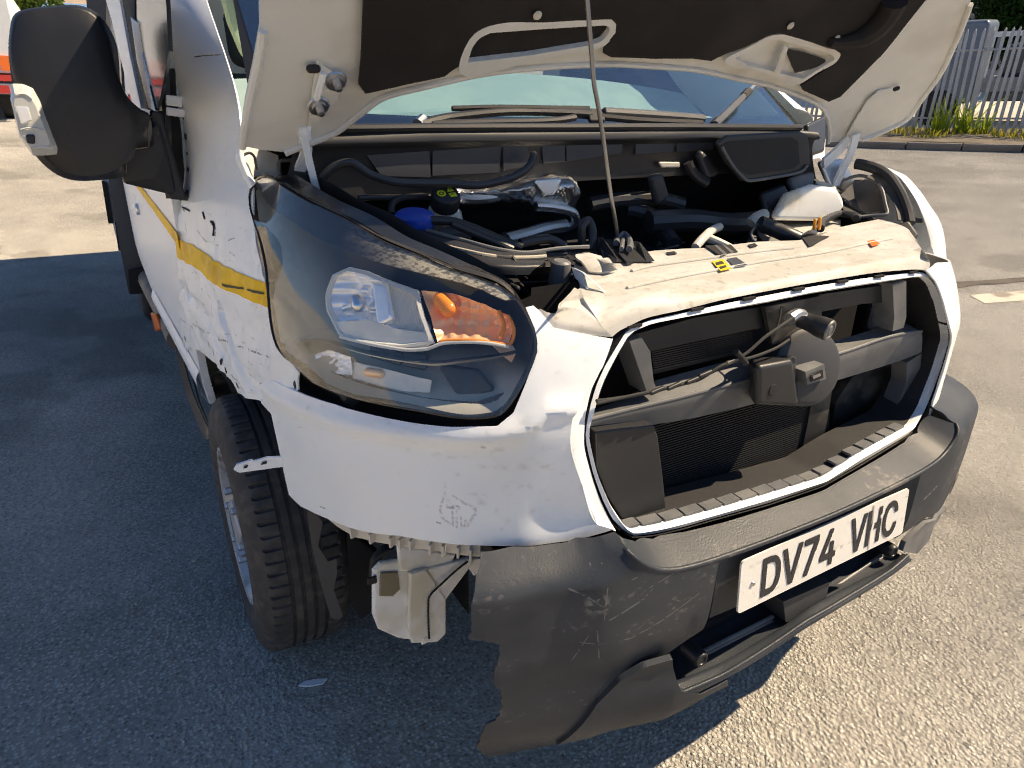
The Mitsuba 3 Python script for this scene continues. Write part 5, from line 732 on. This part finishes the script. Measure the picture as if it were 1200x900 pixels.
for P, r in (([(-.751,.740,1.282),(-.700,.720,1.311),(-.662,.710,1.287),(-.603,.700,1.271),(-.508,.700,1.266),(-.433,.690,1.260),(-.359,.690,1.270),(-.298,.700,1.294),(-.275,.720,1.319)], .0085), ([(-.681,.740,1.240),(-.570,.740,1.236),(-.460,.760,1.228)], .006), ([(-.619,.720,1.208),(-.612,.730,1.227),(-.583,.730,1.238),(-.530,.740,1.236)], .007),
    ([(-.594,.600,1.210),(-.557,.580,1.209),(-.511,.560,1.194),(-.455,.540,1.169),(-.422,.520,1.156)], .009), ([(-.558,.560,1.207),(-.513,.540,1.186),(-.446,.520,1.155)], .008), ([(-.408,.550,1.158),(-.346,.550,1.162),(-.308,.540,1.146)], .010), ([(-.241,.560,1.130),(-.247,.560,1.178),(-.224,.570,1.190),(-.219,.560,1.173),(-.228,.550,1.130)], .0095),
    ([(.086,.720,1.143),(.187,.700,1.144),(.362,.680,1.126),(.476,.660,1.130)], .03), ([(.079,.800,1.166),(.127,.750,1.147),(.132,.700,1.110),(.118,.650,1.091)], .022), ([(-.212,.760,1.253),(-.084,.800,1.274),(.025,.800,1.266),(.169,.800,1.279)], .012), ([(-.051,.800,1.184),(.132,.780,1.194),(.230,.750,1.175)], .02), ([(.232,.750,1.286),(.255,.740,1.253),(.286,.720,1.232)], .014)): part('hose', tube(P, r, 10), 'hose_black')
scene['mat_hose_black'] = pr((.034, .034, .037), .38)
for P in ([(.102,.740,1.248),(.125,.740,1.251),(.149,.740,1.207),(.127,.740,1.193)], [(.262,.740,1.303),(.291,.740,1.285),(.311,.730,1.259),(.286,.730,1.255)]): part('connector_block', hull(P, .012), 'scuttle_grey')
part('pale_clip', hull([(.132,.750,1.286),(.198,.750,1.284),(.200,.750,1.276),(.142,.750,1.277)], .003), 'cream_plain'); part('pale_clip', hull([(-.149,.780,1.269),(-.103,.780,1.272),(-.094,.780,1.280)], .003), 'grey_plastic')
for P, r in (([(-.002,.460,1.131),(.040,.480,1.145),(.107,.520,1.151),(.165,.550,1.151)], .010), ([(.072,.500,1.141),(.092,.480,1.131),(.112,.460,1.119)], .010), ([(.336,.600,1.140),(.359,.600,1.154),(.385,.600,1.159)], .016)): part('cream_pipe', tube(P, r, 10), 'cream_plain')
part('black_pipe', tube([(.321,.560,1.147),(.349,.540,1.135),(.371,.510,1.123),(.395,.490,1.111)], .020, 12), 'hose_black', label='short black pipe lying behind the front panel')
part('pipe_wire', tube([(.243,.500,1.115),(.259,.530,1.128),(.310,.560,1.139),(.339,.570,1.148)], .004, 8), 'steel')
part('shelf', prism([(.487,.715,1.112),(.630,.770,1.112),(.803,.748,1.112),(.802,.656,1.112),(.646,.547,1.112),(.472,.513,1.112),(.463,.573,1.112),(.345,.546,1.112)], (0, 0, -.02)), 'cream', smooth=20)
part('black_loop', tube([(.439,.464,1.140),(.608,.567,1.140),(.732,.614,1.140),(.733,.578,1.140),(.685,.532,1.140)], .010), 'dark_plastic')
part('coolant_tank', cat(hull([(.458,.620,1.151),(.485,.620,1.196),(.577,.620,1.214),(.683,.620,1.200),(.722,.620,1.162),(.692,.620,1.132)] + [(.633,.740,1.154),(.769,.740,1.193),(.894,.740,1.153)], .014)), 'tank', label='cream coolant tank at the far side of the engine bay')
ct = part('coolant_cap', disc(A_([(.701,.660,1.204)][0]), (0, -.25, 1), [(0, .012), (.030, .012), (.033, .009), (.036, -.012), (.034, -.02), (0, -.02)], 24), 'dusty_black')
part('cap_top', disc(A_([(.701,.660,1.204)][0]), (0, -.25, 1), [(0, .0145), (.027, .0145), (.030, .012)], 24), 'cream_plain', ct)
part('wiring_box', hull([(.491,.700,1.190),(.560,.700,1.206),(.583,.680,1.164),(.496,.680,1.145)], .014), 'scuttle_grey'); part('wiring_box', hull([(.617,.720,1.226),(.710,.720,1.237),(.686,.700,1.201),(.617,.700,1.199)], .01), 'grey_plastic')
part('far_well', patch([[(.875,.740,1.188),(1.014,.780,1.205),(.900,.612,1.221)], [(.793,.660,1.155),(.878,.660,1.151),(.860,.561,1.169)], [(.733,.580,1.135),(.808,.580,1.130),(.830,.535,1.142)]], 16, 10), 'dull_black')
part('far_inner_edge', tube([(.850,.714,1.215),(.880,.667,1.236),(.880,.620,1.226),(.870,.589,1.205),(.850,.557,1.170),(.830,.533,1.143),(.800,.562,1.136),(.750,.588,1.130)], .005), 'grey_plastic')
part('far_wing', cat(patch([[(.920,.637,1.260),(.930,.584,1.237),(.930,.531,1.194),(.920,.482,1.142),(.900,.427,1.071),(.880,.400,1.029)], [(.950,.651,1.260),(.955,.590,1.243),(.955,.530,1.202),(.945,.474,1.153),(.930,.425,1.093),(.910,.388,1.028)], [(.980,.663,1.253),(.980,.592,1.232),(.975,.519,1.183),(.965,.460,1.132),(.945,.413,1.070),(.925,.382,1.011)], [(1.0, 1.1, 1.0), (.99, .95, .95), (.985, .8, .9), (.975, .65, .85), (.96, .5, .80), (.94, .42, .78)]], 40, 16, .004)), 'white', label='white wing on the far side')
part('wing_seal', tube([(.890,.701,1.268),(.900,.652,1.261),(.905,.601,1.241),(.905,.554,1.199),(.900,.519,1.155),(.885,.491,1.118)], .016, 10), 'dark_plastic')
part('seal_fin', patch([[(.860,.639,1.234),(.875,.597,1.213),(.875,.554,1.177),(.860,.514,1.126)], [(.890,.633,1.244),(.895,.586,1.223),(.895,.540,1.177),(.880,.501,1.122)]], 20, 4, .003), 'dusty_black')
part('wing_clip', cat(hull([(.900,.493,1.132),(.910,.473,1.131),(.910,.471,1.124),(.900,.490,1.122)], .003), hull([(.840,.495,1.111),(.860,.484,1.119),(.860,.454,1.092),(.840,.453,1.074)], .008), hull([(.800,.544,1.126),(.820,.506,1.120),(.800,.498,1.108)], .004)), 'dusty_black')
part('far_tab', patch([[(.860,.420,1.064),(.870,.412,1.069),(.870,.391,1.044)], [(.860,.409,1.041),(.865,.396,1.043),(.865,.381,1.034)]], 8, 4, .004), 'cream')
part('far_cowl', cat(hull([(.758,.800,1.368),(.968,.900,1.390),(.873,.820,1.303),(.764,.780,1.295)], .01)), 'dark_plastic')
part('far_inner_wing', patch([[(.791,.840,1.361),(.966,.920,1.384),(1.059,.950,1.361)], [(.790,.800,1.268),(.918,.860,1.273),(1.014,.900,1.254)]], 10, 8), 'white')
# channel between the headlight and the engine bay
part('seal_channel', patch([[(-.755,.740,1.234),(-.729,.740,1.244),(-.701,.720,1.240),(-.674,.680,1.219),(-.648,.630,1.203),(-.604,.570,1.194),(-.568,.500,1.185),(-.510,.450,1.170),(-.418,.440,1.165)], [(-.763,.720,1.230),(-.737,.710,1.233),(-.711,.690,1.228),(-.685,.650,1.209),(-.660,.600,1.193),(-.618,.540,1.184),(-.583,.470,1.178),(-.527,.420,1.166),(-.431,.420,1.159)], [(-.768,.700,1.226),(-.741,.680,1.211),(-.723,.660,1.203),(-.697,.620,1.187),(-.672,.560,1.172),(-.636,.500,1.166),(-.599,.440,1.163),(-.544,.390,1.157),(-.475,.380,1.151)], [(-.759,.720,1.217),(-.740,.660,1.188),(-.724,.630,1.176),(-.701,.600,1.166),(-.657,.540,1.147),(-.628,.490,1.145),(-.592,.440,1.144),(-.544,.390,1.142),(-.493,.380,1.138)]], 50, 14, .004), 'dark_plastic', label='black channel curving along the top of the headlight', smooth=50)
part('channel_edge', tube([(-.660,.595,1.191),(-.634,.550,1.185),(-.610,.520,1.179),(-.586,.465,1.176),(-.554,.430,1.170),(-.509,.415,1.164),(-.438,.410,1.161)], .004, 8), 'channel_dust')
part('channel_lip', tube([(-.605,.575,1.195),(-.568,.500,1.187),(-.510,.450,1.172),(-.456,.440,1.164),(-.388,.440,1.166),(-.317,.440,1.163)], .004, 8), 'grey_plastic')
scene['mat_channel_dust'] = pr(proc(lambda p, n, uv: mix((.035, .035, .035), (.42, .38, .30), smoothstep(.42, .5, noise(p.x * 40, p.y * 10, 1.0)))), .6)
for P in ([(-.629,.545,1.184),(-.629,.535,1.178)], [(-.594,.495,1.179),(-.594,.480,1.172)], [(-.562,.440,1.174),(-.561,.430,1.166)], [(-.509,.415,1.166),(-.507,.400,1.154)]): part('channel_notch', tube(P, .004, 6), 'dull_black')
part('front_carrier', hull([(-.60, .30, 1.07), (-.45, .30, 1.08), (-.45, .36, .85), (-.60, .36, .85)], .01), 'dull_black')
part('headlight_back', patch([[W([(p[0], p[1])], .09)[0] for p in lens_top], [W([(p[0], p[1] - .1)], .15)[0] for p in lens_top]], 30, 4), 'dull_black')
part('gap_filler', panel([(-1.316,.902),(-1.267,.840),(-1.087,.864),(-.867,.899),(-.717,.909),(-.653,.928),(-.610,1.010),(-.653,.971),(-.717,.949),(-.865,.933),(-1.055,.918)], on(W, .06), .02, 0), 'dull_black')
part('inner_corner', patch([[W([p], .085)[0] for p in [(-1.101,.931),(-.928,.934),(-.766,.938),(-.644,.956)]], [W([p], .10)[0] for p in [(-1.151,.670),(-.949,.714),(-.770,.740),(-.596,.743)]]], 16, 6), 'dull_black')
part('bay_front_wall', patch([[(-.62, .40, 1.06), (-.2, .42, 1.12), (.5, .42, 1.12)], [(-.62, .42, .7), (-.2, .44, .7), (.5, .44, .7)]], 6, 4), 'dull_black')

# ---------------------------------------------------------------- ground details
ch = [(-.901,.788,0),(-.878,.782,0),(-.846,.767,0),(-.863,.756,0),(-.896,.766,0),(-.919,.782,0)]
tag(obj('plastic_shard', prism([A_(p) + [0, 0, .002] for p in ch], (0, 0, .004)), 'mat_white', smooth=20), 'small white shard of broken plastic lying on the asphalt', 'shard')
def gp(px): return [(p[0], p[1], terr(p[0], p[1])) for p in px]
def strip(A, Bp, mat_, dz, n=30):
    a, b = spl(A, n), spl(Bp, n); G = np.stack([np.stack([np.r_[a[i] * (1 - t) + b[i] * t] for t in np.linspace(0, 1, 4)]) for i in range(n)])
    G[..., 2] = terrain(G[..., 0], G[..., 1]) + dz; return gridmesh(G)
gv, gf = [], []
g0 = trimesh.creation.icosphere(subdivisions=0); gN = 5200
gr_ = np.random.default_rng(23); gx_ = gr_.uniform(-2.6, 4.2, gN); gy_ = -.1 + 5.0 * gr_.uniform(0, 1, gN) ** 1.6
gs = .0012 + .0034 * gr_.uniform(0, 1, gN) ** 4
for i in range(gN):
    v = g0.vertices * gr_.uniform(.6, 1.3, (12, 3)) * [1, 1, .55] * gs[i]; a = gr_.uniform(0, 6.28); c_, s_ = math.cos(a), math.sin(a)
    gv.append(v @ A_([[c_, s_, 0], [-s_, c_, 0], [0, 0, 1]]) + [gx_[i], gy_[i], terr(gx_[i], gy_[i]) + gs[i] * .3]); gf.append(g0.faces + 12 * i)
mat('grit', pr(proc(lambda p, n, uv: mix((.62, .57, .48), (.24, .22, .19), smoothstep(.35, .65, noise(p.x * 31, p.y * 31, 1.0)))), .8))
struct('loose_grit', tm(np.vstack(gv), np.vstack(gf)), 'mat_grit', False, 'stuff')
# right: pale line and crack in the paving, kerb, verge, palisade fence and the yard behind it
mat('line_paint', pr(proc(lambda p, n, uv: mix((.52, .48, .40), (.25, .22, .18), smoothstep(.45, .7, fbm(p.x * 6, p.y * 6, 1.0, 4)))), .8))
mat('tar', pr(proc(lambda p, n, uv: mix((.05, .045, .04), (.13, .115, .095), fbm(p.x * 9, p.y * 9, 2.0, 4))), .9))
mat('kerb', pr(proc(lambda p, n, uv: mix((.16, .15, .135), (.09, .085, .08), fbm(p.x * 3, p.y * 3, p.z * 9, 4))), .85))
mat('soil', pr(proc(lambda p, n, uv: mix((.075, .06, .045), (.17, .145, .11), fbm(p.x * 5, p.y * 5, 2.0, 5))), .95))
mat('concrete', pr(proc(lambda p, n, uv: mix((.42, .385, .32), (.55, .50, .41), fbm(p.x * .8, p.y * .8, 3.0, 4))), .9))
mat('galvanised', pr(proc(lambda p, n, uv: mix((.46, .48, .50), (.34, .35, .365), fbm(p.x * 8, p.y * 8, p.z * 3, 4))), .5, metallic=.35))
struct('parking_line', strip([(4.62, 1.98, 0), (5.6, 1.55, 0), (8.0, .5, 0)], [(4.50, 1.80, 0), (5.45, 1.37, 0), (7.8, .32, 0)], 'x', .004), 'mat_line_paint')
wob = rng.normal(0, .02, 24)
ck = spl([(4.6, 2.35), (5.2, 2.10), (5.9, 1.75), (7.2, 1.2), (9, .4)], 24)
struct('tar_seam', strip([(a + w, b + w, 0) for (a, b), w in zip(ck, wob)], [(a - .06 + w * .5, b - .10 - abs(w), 0) for (a, b), w in zip(ck, np.roll(wob, 5))], 'x', .005, 60), 'mat_tar')
FD = A_([.36, -.933]); FN = A_([.933, .36]); F0 = A_([14.6, 6.9])     # the fence: a point on it, its run, and away from the van
def FP(a, o, h=0.): q = F0 + FD * a + FN * o; return np.array([q[0], q[1], terr(*q) + h])
kw = []
for a in np.arange(-14, 26, .915):
    kw.append(hull([FP(a + da + s * .445, o, h) for s in (-1, 1) for da in (0.457,) for o, h in ((-2.0, -.1), (-2.0, .10), (-1.98, .125), (-1.86, .125), (-1.86, -.1))]))
for m_ in kw: tag(obj('kerb_stone', m_, 'mat_kerb', smooth=20), 'weathered kerb stone in the row in front of the fence', 'kerb', 'kerb stones along the verge')
vg = gridmesh(np.stack([[FP(a, o, .10 + .05 * meshkit.noise(np.array([a * 2, o * 2, 0.]))) for o in np.linspace(-1.86, .5, 8)] for a in np.linspace(-14, 26, 90)]))
struct('verge', vg, 'mat_soil')
struct('yard', gridmesh(np.stack([[FP(a, o, .03) for o in np.linspace(.5, 16, 8)] for a in np.linspace(-16, 28, 12)])), 'mat_concrete')
def blades(spots, hmin, hmax, n, spread, w=.012):
    vs, fs = [], []; k = 0
    for a, o in spots:
        for _ in range(n):
            p = FP(a + rng.normal(0, spread), o + rng.normal(0, spread * .6), .10); h = rng.uniform(hmin, hmax); d = rng.normal(0, .35, 2) * h; t = rng.uniform(0, 6.28); e = A_([math.cos(t), math.sin(t), 0]) * w
            vs += [p - e, p + e, p + [d[0] * .4, d[1] * .4, h * .6] + e * .7, p + [d[0] * .4, d[1] * .4, h * .6] - e * .7, p + [d[0], d[1], h]]; fs += [[k, k + 1, k + 2], [k, k + 2, k + 3], [k + 3, k + 2, k + 4]]; k += 5
    return tm(vs, fs)
leafm = lambda c, t: {'type': 'principledthin', 'base_color': {'type': 'rgb', 'value': c}, 'roughness': .6, 'diff_trans': 1.0, 'spec_trans': 0.0, 'eta': 1.3}
scene['mat_weed'] = leafm([.34, .42, .04], 1); scene['mat_moss'] = leafm([.40, .36, .05], 1); scene['mat_ivy'] = leafm([.035, .075, .02], 1); scene['mat_hedge'] = leafm([.09, .14, .03], 1)
struct('verge_weeds', blades([(a, rng.uniform(-1.0, .1)) for a in np.arange(-12, 24, .12)], .03, .20, 20, .26, .016), 'mat_moss', False, 'stuff')
for a, n, h in ((-.95, 70, .75), (-.2, 40, .5)): tag(obj('tall_weed', blades([(a, -.25)], .15, h, n, .07, .016), 'mat_weed', smooth=False), 'tall yellow-green weed at the foot of the fence, ' + ('the larger clump' if n > 60 else 'the smaller clump further along'), 'weed')
tag(obj('tall_weed', blades([(-.5, -.2)], .15, .85, 50, .07, .016), 'mat_weed', smooth=False), 'tall slender weed growing through the palisade fence', 'weed')
fence = thing('palisade_fence', 'grey galvanised palisade fence of pointed steel pales behind the verge', 'fence')
ang = math.atan2(FD[1], FD[0]); HF = 2.02
def pale_mesh():
    pts = [(-.029, .012), (-.017, 0), (-.007, .006), (.007, .006), (.017, 0), (.029, .012)]; zs_ = [.06, HF - .09, HF - .01]; G = []
    for z, s in ((.06, 1), (HF - .10, 1), (HF - .03, .62), (HF, .14)): G.append([(x * s, y, z) for x, y in pts])
    return solidify(gridmesh(A_(G)), .003)
pd = ply(pale_mesh(), 'mat_galvanised', smooth=False)
aa = np.arange(-6, 11, .126)
for i, a in enumerate(aa):
    p = FP(a, 0); scene[fence + '__pale' + (f'_{i:03d}' if i else '')] = {**pd, 'to_world': T().translate(p.tolist()).rotate([0, 0, 1], math.degrees(ang)).rotate([0, 1, 0], float(rng.normal(0, 1.1)))}
for h in (.38, HF - .38): scene[numbered(fence + '__rail')] = ply(tube([FP(a, .03, h) for a in np.linspace(-7, 13, 24)], .022, 6), 'mat_galvanised', smooth=False)
for a in np.arange(-6, 13, 2.75): scene[numbered(fence + '__post')] = ply(hull([FP(a + s * .05, o, h) for s in (-1, 1) for o in (.06, .14) for h in (-.1, HF + .02)]), 'mat_galvanised', smooth=False)
# parked vehicles behind the fence
mat('far_grey', pr((.20, .22, .25), .35)); mat('far_dark', pr((.05, .06, .075), .3)); mat('far_blue', pr((.13, .16, .21), .3)); mat('far_white', pr((.62, .64, .66), .4)); mat('far_glass', pr((.02, .025, .03), .1)); mat('wall_grey', pr(proc(lambda p, n, uv: mix((.50, .50, .51), (.42, .42, .43), fbm(p.x, p.y, p.z, 3))), .8)); mat('roof_tan', pr((.42, .34, .27), .7))
def fbx(a0, a1, o0, o1, h0, h1, r=.0): return hull([FP(a, o, 0) + [0, 0, h] for a in (a0 + r, a1 - r) for o in (o0 + r, o1 - r) for h in (h0 + r, h1 - r)], r)
def far_vehicle(name, label, cat_, a, o, L, hgt, body, cabh):
    v = thing(name, label, cat_)
    obj('body', cat(fbx(a, a + L, o, o + 1.9, .35, cabh, .08), fbx(a + .25, a + L - .5, o + .1, o + 1.8, cabh - .1, hgt, .12)), 'mat_' + body, v)
    for s in (.55, L - .8): obj('wheel', disc(FP(a + s, o - .02, .33), (-FN[0], -FN[1], 0), [(0, .03), (.18, .03), (.30, .04), (.33, 0), (.33, -.2)], 24), 'mat_dull_black', v)
    for s0, s1 in ((.45, L * .45), (L * .5, L - .8)): obj('window', fbx(a + s0, a + s1, o + .07, o + .12, cabh + .05, hgt - .15), 'mat_far_glass', v)
    obj('headlight', fbx(a + L - .12, a + L + .01, o - .01, o + .25, cabh - .35, cabh - .2), 'mat_far_white', v); obj('bumper', fbx(a - .03, a + L + .03, o - .02, o + .3, .35, .55, .02), 'mat_far_dark', v)
    return v
fl = thing('tipper_truck', 'grey truck with a pale frame and open load bed behind the fence', 'truck')
a0 = .1
obj('chassis', fbx(a0 - .6, a0 + 2.1, 2.0, 3.6, .55, .75, .02), 'mat_far_dark', fl); obj('load_bed', fbx(a0 - .8, a0 + 2.2, 1.9, 3.8, .75, 1.0, .02), 'mat_far_grey', fl)
for s in (-.6, .0, .65, 1.25, 1.9): obj('stake', fbx(a0 + s - .04, a0 + s + .04, 1.86, 1.94, .75, 1.95), 'mat_far_grey' if s < 1.8 else 'mat_far_white', fl)
for h in (1.0, 1.9): obj('side_rail', fbx(a0 - .8, a0 + 2.0, 1.84, 1.90, h - .06, h + .04), 'mat_far_white' if h > 1.5 else 'mat_far_grey', fl)
obj('cab', fbx(a0 - 2.4, a0 - .85, 1.95, 3.7, .5, 2.2, .12), 'mat_far_blue', fl); obj('load', fbx(a0 - .5, a0 + 1.4, 2.2, 3.5, 1.0, 1.7, .15), 'mat_far_dark', fl)
for s in (-1.5, 1.2): obj('wheel', disc(FP(a0 + s, 1.95, .4), (-FN[0], -FN[1], 0), [(0, .03), (.2, .03), (.36, .04), (.4, 0), (.4, -.25)], 24), 'mat_dull_black', fl)
far_vehicle('parked_van', 'dark blue-grey van parked behind the fence at the right edge', 'van', 2.9, 1.6, 4.3, 1.9, 'far_blue', 1.15)
far_vehicle('parked_car', 'dark car parked further back behind the fence', 'car', 6.2, 5.0, 4.2, 1.5, 'far_dark', .95)
sh = thing('grey_building', 'grey rendered building beyond the yard', 'building')
obj('wall', fbx(-16, 1.2, 12.5, 19, -.2, 9.5), 'mat_wall_grey', sh, smooth=False); obj('plinth', fbx(-16, 1.23, 12.46, 19, -.2, .5), 'mat_far_grey', sh, smooth=False); obj('roof', fbx(-16.3, 1.5, 12.2, 19.3, 9.5, 9.8), 'mat_far_dark', sh, smooth=False)
def leaves(cs, radii, n, size):
    vs, fs = [], []; k = 0
    for c, r in zip(cs, radii):
        for _ in range(n):
            d = rng.normal(0, 1, 3); d /= np.linalg.norm(d); p = A_(c) + d * A_(r) * rng.uniform(.75, 1.08); u = rng.normal(0, 1, 3); u /= np.linalg.norm(u); w = np.cross(u, d + .5 * rng.normal(0, 1, 3)); w /= np.linalg.norm(w) + 1e-9; s = size * rng.uniform(.6, 1.3)
            vs += [p - u * s, p + w * s * .5, p + u * s, p - w * s * .5]; fs += [[k, k + 1, k + 2], [k, k + 2, k + 3]]; k += 4
    return tm(vs, fs)
tr = thing('evergreen_tree', 'dark green tree beyond the yard at the top right', 'tree')
tcs = [(26.000,13.079,4.066),(26.000,12.304,3.888),(26.000,11.345,3.944),(26.000,13.214,5.327),(26.000,12.341,5.348),(26.500,14.165,6.481),(26.000,13.031,6.499),(26.000,11.588,5.604),(26.500,14.027,7.900),(26.000,12.675,7.796),(26.000,10.805,5.943),(26.500,10.463,4.147),(27.000,12.598,3.318),(27.000,11.322,3.261)]
obj('crown', leaves(tcs, [(1.2, 1.2, 1.2)] * len(tcs), 2600, .09), 'mat_ivy', tr, smooth=False)
obj('inner_foliage', leaves(tcs, [(.7, .7, .8)] * len(tcs), 900, .16), 'mat_ivy', tr, smooth=False); obj('trunk', tube([A_(tcs[4]) - [0, 0, 5], A_(tcs[4]), A_(tcs[9])], [.25, .18, .06], 10), 'mat_soil', tr)
# left: lorry, hedge and roof far behind
def LP(x, y, h=0.): return np.array([x, y, terr(x, y) + h])
lor = thing('box_lorry', 'white box lorry with orange and red marks parked far behind the van', 'lorry')
bx_ = lambda x0, x1, y0, y1, h0, h1, r=0.: hull([LP(-2.6, 18) * [0, 0, 1] + [x, y, h] for x in (x0 + r, x1 - r) for y in (y0 + r, y1 - r) for h in (h0 + r, h1 - r)], r)
obj('box_body', bx_(-4.6, -1.98, 18, 26, .95, 2.60, .03), 'mat_far_white', lor); obj('chassis', bx_(-4.4, -2.1, 18.1, 26, .55, .9), 'mat_far_dark', lor)
obj('rear_marker', bx_(-2.36, -2.16, 17.95, 18, 1.0, 1.28), 'mat_orange', lor); obj('rear_bumper', bx_(-4.6, -2.0, 17.9, 18, .55, .75), 'mat_steel', lor)
obj('red_board', bx_(-3.2, -2.05, 17.93, 18, .80, .92), 'mat_red', lor); scene['mat_red'] = pr((.45, .04, .03), .4)
for x in (-4.2, -2.5): obj('tail_light', bx_(x - .2, x + .2, 17.86, 17.92, .56, .72), 'mat_red', lor)
for x in (-4.2, -2.45): obj('wheel', disc(LP(x, 18.8, .46), (-1, 0, 0), [(0, .1), (.3, .12), (.46, .1), (.46, -.15), (0, -.15)], 24), 'mat_dull_black', lor)
hd = thing('hedge_tree', 'yellow-green leafy tree behind the lorry at the top left', 'tree')
hcs = [LP(x, y, h) for x, y, h in ((-4.2, 30, 2.4), (-3.2, 30, 2.2), (-2.6, 30.5, 2.6), (-5, 30, 3.4), (-3.8, 30, 4), (-2.7, 30, 4.2), (-6, 31, 3), (-1.9, 31, 2.0))]
obj('crown', leaves(hcs, [(1.0, 1.0, 1.1)] * len(hcs), 2200, .10), 'mat_hedge', hd, smooth=False); obj('trunk', tube([LP(-3.6, 30.5, -.2), LP(-3.5, 30.5, 4)], [.2, .08], 10), 'mat_soil', hd)
tb = thing('tan_building', 'low building with a tan roof far behind the van', 'building')
obj('wall', bx_(-2.0, 5, 34, 42, -.2, 2.4), 'mat_concrete', tb, smooth=False); obj('roof', prism([LP(-2.3, 33.6, 2.4), LP(5.2, 33.6, 2.4), LP(5.2, 38, 4.2), LP(-2.3, 38, 4.2)], (0, .1, .2)), 'mat_roof_tan', tb, smooth=False)
obj('door', bx_(-.5, .8, 33.94, 34.02, -.2, 2.0), 'mat_far_dark', tb, smooth=False)
for k in list(labels):
    if k not in scene and not any(q.startswith(k + '__') for q in scene): del labels[k]
